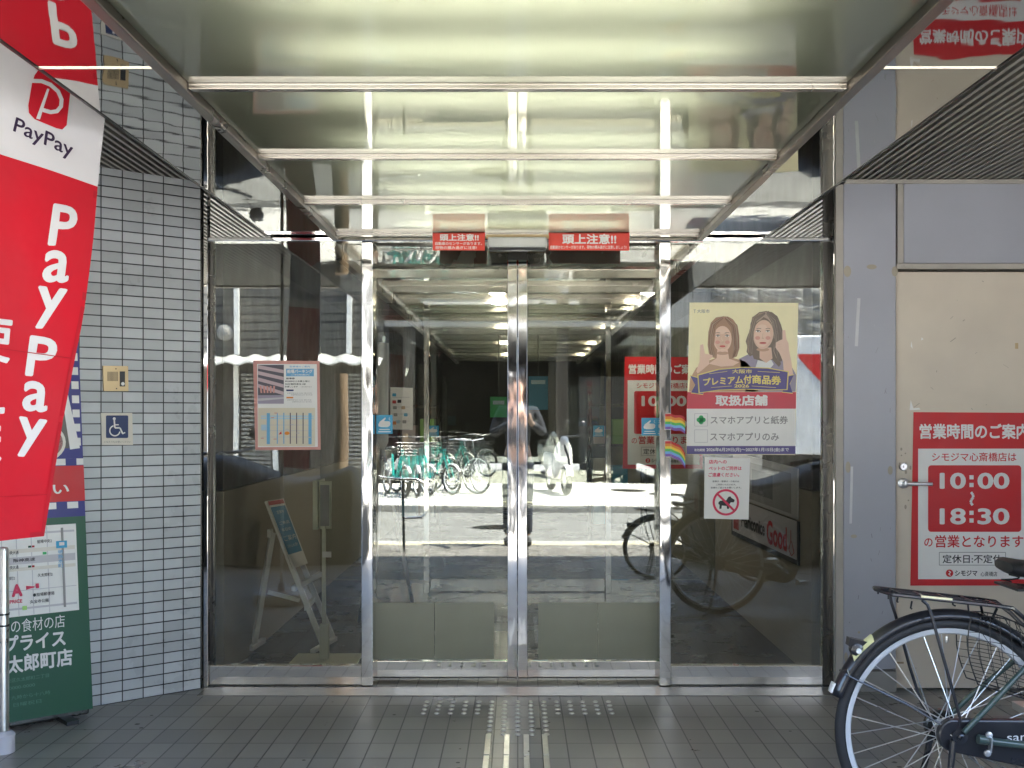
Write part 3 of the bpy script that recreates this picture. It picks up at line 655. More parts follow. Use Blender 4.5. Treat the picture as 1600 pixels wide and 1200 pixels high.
# ---- no pets notice
s = Sheet((0, YS + .0145, 0), FRONT, T7, .0006)
s.text('店内への', (150, 816, 238, 836), I('crimson'), 1, .025).text('ペットのご同伴は', (150, 848, 312, 868), I('crimson'), 1, .025).text('ご遠慮ください。', (148, 880, 300, 900), I('crimson'), 1, .025)
s.text('盲導犬・聴導犬・介助犬は', (168, 918, 300, 927), I('black'), 1, .012).text('ご同伴いただけます。', (186, 934, 284, 943), I('black'), 1, .012).text('皆様のご協力をお願いします。', (160, 949, 310, 958), I('black'), 1, .012)
s.poly([(198, 1025), (206, 1018), (236, 1016), (246, 1000), (256, 996), (262, 1004), (278, 1014), (274, 1026), (258, 1026), (252, 1036), (250, 1058), (240, 1058), (238, 1044), (214, 1042), (212, 1058), (202, 1058), (203, 1038), (197, 1034)][::-1], I('black'), 1, 'dog_sign')
s.ring(234, 1026, 60, 11, I('crimson'), 2, 'dog_sign').line([(192, 984), (276, 1068)], 11, I('crimson'), 2, 'dog_sign')
s.build('pet_notice', 'small white no pets notice with crossed out dog under the yellow poster', 'notice', [(126, 1106), (346, 1111), (354, 808), (130, 802)], I('paper'))

# ---- pink framed car park map on the left pane
T8 = lambda x, y: (390 + x / 7.5, 550 + y / 7.5)
s = Sheet((0, YS + .0145, 0), FRONT, T8, .0006)
s.poly([(98, 1115), (800, 1112), (788, 142), (88, 140)], I('paper'), 1, 'sheet').rect(100, 655, 768, 1104, I('mapbg'), 2, 'street_map')
s.rect(98, 150, 402, 606, I('bldgdark'), 2, 'photo')
for k, y in enumerate((165, 235, 310, 385)): s.poly([(100, y + 30), (400, y + 85 + 12 * k), (400, y + 45 + 12 * k), (100, y - 12)], I('bldg'), 3, 'photo')
for k in range(5): s.poly([(130 + 36 * k, 480), (150 + 36 * k, 480), (140 + 40 * k, 400), (118 + 40 * k, 396)], I('salmon'), 4, 'photo')
s.rect(98, 506, 402, 606, I('top2'), 3, 'photo').poly([(98, 545), (402, 530), (402, 548), (98, 575)], I('mapgrey'), 4, 'photo')
s.rect(428, 196, 754, 284, I('mapblue'), 2, 'heading')
s.text('駐車場のご案内', (470, 160, 706, 182), I('mapblue'), 2, .01).text('船場パーキング', (440, 204, 738, 250), I('white'), 3, .035).text('ご利用案内', (486, 258, 700, 276), I('white'), 3, .012)
s.text('駐車券', (430, 300, 530, 320), I('black'), 2, .03).text('¥5,000以上お買上毎に', (416, 332, 708, 354), I('black'), 2, .02).text('30分無料券を1枚', (416, 366, 660, 386), I('black'), 2, .02).text('お渡しします', (414, 396, 566, 416), I('black'), 2, .02).text('一部対象外あり', (590, 400, 728, 416), I('grey'), 2, .005)
s.rect(430, 440, 516, 458, I('navy'), 2, 'heading').rect(432, 526, 512, 544, I('orange'), 2, 'heading')
for y, a, b in ((482, 440, 730), (502, 486, 736), (562, 440, 726), (584, 500, 728)): s.text('営業時間 8:00-22:00  最大料金', (a, y - 7, b, y + 7), I('grey'), 2, .0)
for x in (222, 710): s.rect(x - 20, 716, x + 18, 1080, I('mapblue'), 4, 'street_map')
for y in (752, 778): s.rect(134, y - 8, 752, y + 8, I('paleblue'), 3, 'street_map')
for x in (326, 402, 478, 552, 628): s.rect(x - 6, 712, x + 6, 1076, I('mapblue') if x < 470 else I('bldgdark'), 4, 'street_map')
for y in (856, 922, 996): s.rect(140, y - 3, 748, y + 3, I('mapgrey'), 3, 'street_map')
s.rect(136, 852, 200, 916, I('paleblue'), 4, 'street_map').poly([(340, 968), (378, 960), (372, 928)], I('red'), 5, 'street_map').ell(440, 952, 30, 20, I('orange'), 5, 'street_map')
for x, y in ((270, 770), (520, 790), (500, 850), (570, 950), (300, 1020), (150, 1010), (700, 1000), (310, 716), (440, 906)): s.rect(x - 18, y - 5, x + 18, y + 5, I('salmon') if x < 400 else I('mapgrey'), 5, 'street_map')
s.build('map_poster', 'pink framed car park poster with photo and street map on the left glass pane', 'poster', [(68, 1150), (832, 1145), (818, 106), (42, 100)], I('salmon'))

# ---- head height warnings by the sensor
for x0, x1, lab, big, sm in ((676.5, 757.5, 'shorter red overhead warning strip left of the door sensor', (687, 365.5, 748, 376.5), [('自動扉のセンサーがあります。', (680, 378, 753, 383)), ('荷物の積み過ぎに注意!', (680, 384.5, 745, 389.5))]),
                             (857.5, 983, 'longer red overhead warning strip right of the door sensor', (878.5, 365.5, 963, 381.5), [('自動扉のセンサーがあります。荷物の積み過ぎに注意しましょう!', (860, 383.5, 979, 389))])):
    s = Sheet((0, YB, 0), FRONT)
    s.text('頭上注意!!', big, I('white'), 1, .03)
    for st, b in sm: s.text(st, b, I('white'), 1, .012)
    s.build('warning_strip', lab, 'warning sign', [(x0, 391), (x1, 391.5), (x1 + .5, 362.5), (x0 - .5, 363)], mat('warning_red', (.72, .05, .03), .3), group='red overhead warning strips')

# ---- light blue hand stickers
def hand_sticker(x0, y0, x1, y1, y, lab):
    s = Sheet((0, y, 0), FRONT, None, .0004); W_, H_ = x1 - x0, y1 - y0
    X = lambda u: x0 + u * W_
    Y = lambda v: y0 + v * H_
    s.poly([(X(.12), Y(.5)), (X(.2), Y(.36)), (X(.38), Y(.24)), (X(.55), Y(.12)), (X(.58), Y(.2)), (X(.46), Y(.32)), (X(.8), Y(.33)), (X(.86), Y(.42)), (X(.84), Y(.56)), (X(.7), Y(.64)), (X(.3), Y(.64)), (X(.14), Y(.6))][::-1], I('white'), 1, 'hand_mark')
    s.rect(X(.18), Y(.74), X(.82), Y(.79), I('white'), 1, 'lettering').rect(X(.12), Y(.86), X(.88), Y(.91), I('white'), 1, 'lettering')
    s.ring(X(.86), Y(.2), W_ * .08, W_ * .025, I('white'), 1, 'hand_mark', 90, 250, 8)
    pts = [(x0, y1), (x1, y1), (x1, y0), (x0, y0)]
    return s.build('hand_sticker', lab, 'sticker', pts, I('teal'), .0008, 'light blue hand stickers on the doors')
hand_sticker(588, 648.5, 613.5, 678, YD + .004, 'light blue hand sticker on the left entrance leaf')
hand_sticker(1002.5, 653, 1027.5, 680.5, YD + .004, 'light blue hand sticker on the right entrance leaf')
hand_sticker(668.5, 665, 685.5, 682, YI + .066, 'small blue hand sticker on the inner left leaf')
hand_sticker(927, 665, 944, 682, YI + .066, 'small blue hand sticker on the inner right leaf')

# ---- rainbow stickers on the post and the pane
for k, (y0, lab) in enumerate(((645.5, 'upper rainbow striped sticker at the edge of the right post'), (688, 'lower rainbow striped sticker at the edge of the right post'))):
    s = Sheet((0, YS - .0125, 0), FRONT, None, .0004)
    cols = ('red', 'orange', 'ryel', 'rgrn', 'rblu', 'rvio')
    for i, c in enumerate(cols):
        a, b = y0 + 1.2 + i * 4.0, y0 + 1.2 + (i + 1) * 4.0
        up = []; lo = []
        for j in range(9):
            x = 1048.6 + 22.0 * j / 8; d = .026 * (x - 1048) ** 2 * (.6 if k == 0 else 1.6) * .9 + 1.5 * math.sin(j * .8)
            up.append((x, a + d)); lo.append((x, b + d + .2))
        s.poly((up + lo[::-1])[::-1], I(c), 1, 'glass_stripe')
        s.rect(1039.2, a, 1048.2, b, I(c), 1, 'post_stripe')
    s.build('rainbow_sticker', lab, 'sticker', [(1039, y0 + 26), (1048.3, y0 + 26), (1048.3, y0), (1039, y0)], I('paper'), .0005, 'rainbow stickers')

# ---- plates on the tiled wall
pw_ = WC + Wn * .0
s = Sheet(WC + Wn * .004, Wn, None, .0012)
T5 = lambda x, y: (150 + x / 8.571, 560 + y / 8.571)
s.T = T5
s.rect(132, 764, 430, 1066, I('navy'), 1, 'blue_square', r=16)
s.ell(242, 808, 20, 20, I('white'), 2, 'wheelchair_mark')
s.line([(242, 828), (250, 930), (318, 930), (356, 1008)], 21, I('white'), 2, 'wheelchair_mark').line([(248, 890), (302, 888)], 15, I('white'), 2, 'wheelchair_mark').line([(350, 1010), (388, 992)], 16, I('white'), 2, 'wheelchair_mark')
s.ring(250, 968, 68, 17, I('white'), 2, 'wheelchair_mark', 10, 255, 30)
s.text('どなたでもお使いください', (108, 1102, 468, 1132), I('grey'), 1, .01)
s.build('wheelchair_plate', 'cream plate with white wheelchair symbol on dark blue square, on the tiled wall', 'sign', [(82, 1160), (496, 1160), (486, 730), (68, 730)], I('plate'), .004)
s = Sheet(WC + Wn * .012, Wn, T5, .0012)
for k in range(9): s.rect(154 + k * 16, 178, 161 + k * 16, 304, I('black'), 1, 'speaker_slot')
s.rect(316, 174, 388, 376, I('black'), 1, 'button_panel').ell(357, 340, 23, 23, I('white'), 2, 'call_button')
s.ell(266, 140, 9, 9, I('black'), 1, 'screw').ell(274, 404, 9, 9, I('black'), 1, 'screw')
s.build('intercom', 'small brass intercom with speaker slots and white button above the wheelchair plate', 'intercom', [(104, 436), (436, 438), (430, 104), (94, 98)], mat('intercom_brass', (.50, .37, .21), .35, .6, var=.04), .012)

# ---- long sign on the right wall of the vestibule
s = Sheet((1.488, 7, 0), (-1, 0, 0), None, .002)
def GQ(u0, v0, u1, v1):
    f = lambda u, v: (1145 + 102 * u, (777 + 38 * u) * (1 - v) + (836 + 48 * u) * v)
    return [f(u0, v0), f(u1, v0), f(u1, v1), f(u0, v1)]
s.poly(GQ(.0, .0, .985, .88)[::-1], I('mapgrey'), 1, 'sign_face')
s.text('Hariconice', GQ(.14, .30, .50, .66), I('black'), 2, .03).text('Good', GQ(.53, .22, .84, .80), I('red'), 2, .03)
s.poly([GQ(.02, .3, .1, .8)[k] for k in (3, 2, 1, 0)], I('dkred'), 2, 'red_mark')
s.line([GQ(.9, .25, 1, 1)[0], GQ(.9, .5, 1, 1)[0], GQ(.87, .72, 1, 1)[0], GQ(.91, .84, 1, 1)[0], GQ(.95, .74, 1, 1)[0], GQ(.91, .5, 1, 1)[0]], 1.2, I('dkred'), 2, 'red_mark')
s.build('wall_sign', 'long grey sign with red lettering in a black frame low on the right vestibule wall', 'sign', GQ(-.02, 0, 1, 1)[::-1], I('black'), .01)
s = Sheet((1.488, 7, 0), (-1, 0, 0), None, .002)
s.poly(GQ(.1, -1.05, .9, -.12)[::-1], I('grey'), 1, 'sheet').poly(GQ(.3, -.9, .62, -.3)[::-1], I('bldgdark'), 2, 'sheet')
s.build('wall_board', 'dull grey notice board above the long sign on the right vestibule wall', 'notice board', GQ(.0, -1.2, .985, -.04)[::-1], I('mapgrey'), .01)

# ---- white notice and blue/green hanging signs inside
s = Sheet((0, YI + .004, 0), FRONT, None, .0008)
for k, (x, y, c) in enumerate(((616, 617, 'teal'), (616, 628, 'dkred'), (624, 627, 'black'), (617, 637, 'grey'), (630, 637, 'brass'), (618, 648, 'grey'), (634, 648, 'teal'), (622, 659, 'paleblue'), (632, 659, 'grey'), (616, 661, 'orange'))):
    s.rect(x - 3, y - 2.5, x + 3, y + 2.5, I(c), 1, 'icon', r=1)
for y in (617, 632, 643, 654, 667): s.rect(613, y + 3.5, 640, y + 4.3, I('mapgrey'), 1, 'lettering')
s.build('white_notice', 'white notice sheet with small icons on the left inner glass pane', 'notice', [(610, 671), (645, 672), (645, 606), (610, 605)], I('paper'))
for nm, x0, y0, x1, y1, yy, c, lab in (('hanging_sign', 826, 588, 856, 640, 12, 'signblue', 'blue hanging sign deep inside the dark corridor'), ('hanging_sign', 766, 620, 792, 652, 12.2, 'green', 'green hanging sign deep inside the dark corridor')):
    s = Sheet((0, yy, 0), FRONT); s.rect(x0 + 4, y0 + 6, x1 - 4, y0 + 12, I('paleblue'), 1, 'stripe')
    o = s.build(nm, lab, 'hanging sign', [(x0, y1), (x1, y1), (x1, y0), (x0, y0)], I(c), .02)
    a = P((x0 + x1) / 2, y0, yy)
    MB().tube([a, (a.x, a.y, 2.24)], .006, 6).build('hanger', M['black'], parent=o)

# ================================================================== FLAG AND ROLL-UP BANNER
# ---- tall red and white cloth flag on its pole
fy = R(58); fn = Vector((math.sin(fy), -math.cos(fy), 0))
s = Sheet((-1.32, 3.58, 0), fn, None, .0022)
edge = [(186, -40), (165, 180), (150, 298), (128, 500), (101, 660), (70, 838)]
def ex(y):
    for (xa, ya), (xb, yb) in zip(edge, edge[1:]):
        if y <= yb: return xa + (xb - xa) * (y - ya) / (yb - ya)
    return edge[-1][0]
def FT(u, v):                     # u: photo points left of the free edge at height v, following the slope of the cloth
    x = ex(v) - u; return (x, v + (-u * .34 if v < 320 else -u * (.34 - (v - 320) / 520 * .44)))
s.T = FT
def strip(v0, v1, m, lv=0, part='cloth', u1=285, nu=16, nv=8):
    mb = s.parts.setdefault(part, MB()); ml = s.mats.setdefault(part, [])
    if m not in ml: ml.append(m)
    mb.grid([[s.hit(u1 * i / nu, v0 + (v1 - v0) * j / nv, lv) for i in range(nu + 1)] for j in range(nv + 1)], ml.index(m))
strip(-40, 292, M['flagwhite']); strip(292, 838, M['flagred'], nv=20)
hem_crease = mat('flag_hem_crease', (.50, .006, .02), .8)
for v0 in (300, 480, 660): s.poly([(0, v0 + 170), (6, v0 + 170), (6, v0), (0, v0)][::-1], hem_crease, .5, 'hem_crease')
s.poly([(0, 837), (270, 837), (270, 830), (0, 830)], hem_crease, .5, 'hem_crease')
for v0 in (560, 772): s.poly([(0, v0 + 1.2), (200, v0 + 1.2), (200, v0), (0, v0)], hem_crease, .5, 'hem_crease')  # fold creases, their shade drawn as thin darker red lines
s.T = None
fi, fw, fr_ = M['flagink'], M['flagwhite'], M['flagred']
logo = [(52, 118), (60, 107), (74, 111), (100, 125), (109, 138), (102, 196), (95, 203), (86, 201), (52, 187), (43, 177), (42, 165), (48, 130)]
s.poly(logo[::-1], fr_, 1.6, 'logo')
pth = [(47, 127), (62, 127.5), (76, 133), (88, 143.5), (93.5, 156), (92.5, 167), (86, 174.5), (76, 176), (64, 172.5)]
s.line(pth, 6.2, fw, 2.6, 'logo')
for a in pth[1:-1]: s.ell(a[0], a[1], 3.1, 3.1, fw, 2.8, 'logo', n=12)
if False: s.poly([(49.5, 124), (64, 124), (78, 131), (90, 143), (97, 158), (97, 168), (91, 175), (80, 178.5), (64, 175), (65.5, 168.5), (78, 171), (88, 167.5), (91, 160), (87, 150), (77, 139), (62, 130.5), (48, 129.5)][::-1], fw, 2, 'logo')
s.poly([(70.5, 139), (74, 140), (59, 187.5), (53, 186)][::-1], fw, 3, 'logo')
s.text('PayPay', [(24, 183), (113, 224), (110, 254), (17, 212)], fi, 1, .012)
for st, q in (('P', [(79, 318), (118, 325), (111, 386), (71, 384)]), ('a', [(69, 389), (107, 395), (103, 443), (64, 441)]), ('y', [(60, 446), (103, 452), (94, 514), (56, 513)]),
              ('P', [(51, 523), (93, 530), (84, 590), (44, 587)]), ('a', [(44, 592), (81, 600), (77, 645), (39, 642)]), ('y', [(35, 650), (78, 656), (68, 716), (29, 713)]),
              ('使', [(-45, 482), (27, 491), (21, 568), (-52, 562)]), ('え', [(-56, 568), (17, 577), (12, 648), (-62, 644)]), ('ま', [(-66, 650), (9, 657), (3, 728), (-72, 726)]), ('す', [(-78, 732), (0, 734), (-6, 806), (-84, 808)])):
    s.text(st, q, fw, 1, .022)
def billow(p):
    a = (p - Vector((-1.32, 3.58, 0))).dot(Vector((math.cos(fy), math.sin(fy), 0)))
    dm = .25 if p.z > 2.2 else .25 + .75 * min(1, (2.2 - p.z) / .3)
    return fn * dm * (.012 * math.sin(p.z * 4.2 + a * 5) + .010 * math.sin(a * 13 + p.z * 1.7) * min(1, max(0, -a) * 3))
fp = Vector((-1.70, 3.03, 0))
flag = thing('banner_flag', 'tall red and white cloth flag on a metal pole, leaning at the left edge', 'flag', fp)
for k in sorted(s.parts):
    s.parts[k].v = [p + billow(p) for p in s.parts[k].v]
    s.parts[k].build(k, s.mats[k], parent=flag, smooth=True)
MB().tube([fp + Vector((0, 0, .06)), fp + Vector((0, 0, 2.9))], .0125, 14).build('pole', M['white'], parent=flag, smooth=True)
MB().lathe([(.20, 0), (.21, .02), (.20, .07), (.17, .085), (.03, .09), (.028, .14), (.0, .14)], fp, (0, 0, 1), 28).build('base', M['i_mapgrey'], parent=flag, smooth=True)

pp = Vector((-2.045, 4.45, 0))
mp = thing('metal_post', 'slim bare metal post with two black cable ties in front of the green banner', 'post', pp)
MB().lathe([(.0225, 0), (.0225, .80), (.018, .812), (.0, .815)], pp, (0, 0, 1), 20).build('pole', M['stud'], parent=mp, smooth=True)
for z in (.545, .50): MB().lathe([(.024, 0), (.024, .007), (.02, .007)], pp + Vector((0, 0, z)), (0, 0, 1), 16).beam(pp + Vector((.02, -.01, z + .003)), pp + Vector((.035, -.02, z + .012)), .003, .003).build('cable_tie', M['black'], parent=mp)
MB().lathe([(.045, 0), (.045, .07), (.03, .085), (.024, .085)], pp + Vector((0, 0, 0)), (0, 0, 1), 20).build('base_cup', M['i_mapgrey'], parent=mp, smooth=True)

# ---- roll-up banner in front of the tiled wall
s = Sheet((-1.9, 4.97, 0), Wn, None, .0012)
def BT(u, v):
    xr = 118 + (v - 416) * .039; d = (1 - u) * 310
    return (xr - d, v + d * (v - 652) * .00037)
s.T = BT
def bx(px, v): xr = 118 + (v - 416) * .039; return 1 - (xr - px) / 310
s.rect(0, 416, 1, 806, I('banblue'), 1, 'upper_print')
v = 420
while v < 700:
    for u0 in (.955, .0): s.rect(u0, v, u0 + .036, v + 12, I('white'), 2, 'upper_print')
    v += 22
s.poly([(.06, 700), (.93, 700), (.945, 640), (.90, 560), (.84, 430), (.06, 430)], mat('print_dim_photo', (.10, .085, .07), .4), 2, 'bowl_photo')
s.poly([(.935, 702), (.985, 700), (.90, 560), (.885, 566)], I('white'), 3, 'bowl_photo')
s.ell(.80, 690, .115, 30, I('plate'), 3, 'bowl_photo').ell(.80, 690, .1, 25, mat('print_beans', (.28, .13, .12), .5, var=.6, vscale=150), 4, 'bowl_photo')
s.rect(.0, 716, 1, 726, I('white'), 2, 'upper_print')
for k in range(9): s.rect(.03 + k * .11, 716, .085 + k * .11, 726, I('banblue'), 3, 'upper_print')
s.rect(0, 727, 1, 782, I('red'), 4, 'red_band')
s.text('お手伝い', (bx(-10, 760), 753, bx(107, 760), 771), I('white'), 5, .02)
for k in range(9): s.rect(.03 + k * .11, 783, .085 + k * .11, 793, I('white'), 3, 'upper_print')
s.rect(0, 806, 1, 1106, I('dgreen'), 1, 'green_print')
s.rect(.04, 817, .95, 951, I('paper'), 2, 'map_panel')
for u in (.2, .36, .57, .645, .72, .8): s.rect(u, 818, u + .004, 950, I('mapgrey'), 3, 'map_panel')
for v0, v1, c in ((862, 873, 'mapgrey'), (850, 856, 'plate'), (878, 883, 'plate'), (826, 829, 'mapgrey'), (912, 913, 'mapgrey'), (938, 941, 'mapgrey')): s.rect(.05, v0, .94, v1, I(c), 4, 'map_panel')
s.rect(.872, 822, .884, 944, I('grey'), 5, 'map_panel')
s.rect(.845, 842, .90, 853, I('teal'), 6, 'map_panel', r=.01).rect(.86, 844, .886, 849, I('white'), 7, 'map_panel')
for k, c in enumerate('堺筋本町'): s.text(c, (.852, 856 + 7 * k, .878, 862 + 7 * k), I('mapblue'), 6, .01)
for st, x0, x1, v0 in (('船場中央2', 57, 80, 838), ('中央大通', 10, 28, 852), ('中央大通', 10, 28, 874), ('船場町2', 5, 22, 890), ('久太郎町2', 58, 81, 889), ('船場郵便局', 56, 84, 918), ('久宝寺公園', 46, 75, 928), ('阪神高速', 20, 54, 864)):
    s.text(st, (bx(x0, v0), v0, bx(x1, v0), v0 + 5.5), I('black'), 6, .01)
s.ell(bx(53, 920), 921, .008, 2.5, I('black'), 6, 'map_panel', n=12).rect(bx(34, 935), 936, bx(41, 935), 942, I('lime'), 6, 'map_panel')
for v0, a, b in ((846, 'dgreen', 'dkred'), (876, 'dgreen', 'dkred')): s.rect(bx(43, v0), v0, bx(48, v0), v0 + 3, I(a), 6, 'map_panel').rect(bx(49, v0), v0, bx(53, v0), v0 + 3, I(b), 6, 'map_panel')
s.rect(bx(66, 862), 857, bx(72, 862), 861, I('green'), 6, 'map_panel')
s.text('A', (bx(17, 905), 902, bx(34, 905), 921), I('crimson'), 6, .06).text('A-PRICE', (bx(6, 926), 925, bx(34, 926), 930.5), I('crimson'), 6, .02)
s.ell(bx(13, 908), 908, .022, 8, I('paper'), 7, 'map_panel').ring(bx(13, 908), 908, .0, .0, I('crimson'), 7, 'map_panel') if False else None
s.poly([(bx(40, 910), 912), (bx(53, 908), 909.5), (bx(53, 908), 908), (bx(40, 908), 906)], I('crimson'), 6, 'map_panel').rect(bx(55, 905), 904, bx(60, 905), 911, I('crimson'), 6, 'map_panel')
s.text('プロの食材の店', (bx(-17, 966), 955, bx(101, 966), 975), I('white'), 3, .004)
s.text('A-プライス', (bx(-22, 992), 978, bx(102, 992), 1003), I('white'), 3, .03)
s.text('久太郎町店', (bx(-16, 1022), 1008, bx(113, 1022), 1035), I('white'), 3, .03)
for st, v0, x1 in (('大阪市中央区久太郎町二丁目', 1042, 76), ('電話 06-0000-0000', 1053, 54), ('営業時間 九時から十八時', 1068, 78), ('定休日 日曜祝日', 1079, 64)):
    s.text(st, (bx(-20, v0), v0, bx(x1, v0), v0 + 6), mat('print_faint_green', (.10, .22, .15), .5, var=0), 3, .0)
rb_ = s.build('roll_up_banner', 'roll-up banner with street map on dark green, standing before the tiled wall', 'banner', [(0, 1107), (1, 1107), (1, 416), (0, 416)], I('dgreen'), .002)
c0, c1 = s.hit(0, 1107, 0), s.hit(1, 1107, 0); c0.z = c1.z = 0
mb = MB(); ax = (c1 - c0).normalized()
for zz, hh, ww in ((.035, .05, .05),): mb.beam(c0 - Wn * .035 + Vector((0, 0, zz)), c1 - Wn * .035 - ax * .01 + Vector((0, 0, zz)), ww, hh)
mb.build('base_case', M['darksteel'], parent=rb_, bev=.01)
for t in (.15, .85):
    q = c0.lerp(c1, t); MB().beam(q - Wn * .07 + Vector((0, 0, .01)), q + Wn * .09 + Vector((0, 0, .01)), .05, .018).build('foot', M['black'], parent=rb_)
t0, t1 = s.hit(0, 416, 0), s.hit(1, 416, 0); MB().beam(t0, t1, .03, .02).build('top_rail', M['brushed'], parent=rb_)

# ================================================================== BICYCLES
def circ(r, y=0, n=48, c=(0, 0)): return [(c[0] + r * math.cos(2 * math.pi * k / n), y, c[1] + r * math.sin(2 * math.pi * k / n)) for k in range(n)]
def wheel(root, cx, cz, r_out, tyre_r, rim_w, m_tyre, m_rim, n_sp=32, sp_r=.0013, detail=True):
    """wheel in the XZ plane: tyre with rim, hub and spokes as its pieces"""
    rr = r_out - tyre_r; c = (cx, 0, cz)
    ty = MB(); k = 16 if detail else 8
    ty.lathe([(rr + tyre_r * math.cos(2 * math.pi * j / k), tyre_r * .95 * math.sin(2 * math.pi * j / k)) for j in range(k)], c, (0, 1, 0), 96 if detail else 32, close=True)
    w_ = ty.build('wheel', m_tyre, parent=root, smooth=True, local=True)
    ro = r_out - 2 * tyre_r + .004; ri = ro - rim_w
    MB().lathe([(ro, -.0125), (ro, .0125), (ri + .004, .010), (ri, .004), (ri, -.004), (ri + .004, -.010)], c, (0, 1, 0), 96 if detail else 32, close=True).build('rim', m_rim, parent=w_, smooth=True, local=True)
    MB().lathe([(.006, -.055), (.012, -.05), (.012, -.038), (.026, -.036), (.026, -.031), (.013, -.028), (.013, .028), (.026, .031), (.026, .036), (.012, .038), (.012, .05), (.006, .055)], c, (0, 1, 0), 20).build('hub', M['silver'], parent=w_, smooth=True, local=True)
    if n_sp:
        mb = MB()
        for j in range(n_sp):
            a = 2 * math.pi * (j + .25) / n_sp; side = -1 if j % 2 else 1
            b = a + (1 if (j // 2) % 2 else -1) * R(72)
            mb.tube([(cx + .025 * math.cos(b), side * .033, cz + .025 * math.sin(b)), (cx + ri * math.cos(a), side * .004, cz + ri * math.sin(a))], sp_r, 5)
        mb.build('spokes', M['silver'], parent=w_, local=True)
    return w_
def fender(root, cx, cz, r, a0, a1, hw, m, name='mudguard', n=40):
    rows = []
    for i in range(n + 1):
        a = R(a0 + (a1 - a0) * i / n); row = []
        for j in range(9):
            t = -1 + 2 * j / 8; rad = r - .026 * abs(t) ** 2.2
            row.append((cx + rad * math.cos(a), hw * t, cz + rad * math.sin(a)))
        rows.append(row)
    return MB().grid(rows).build(name, m, parent=root, smooth=True, local=True, solid=.0018)

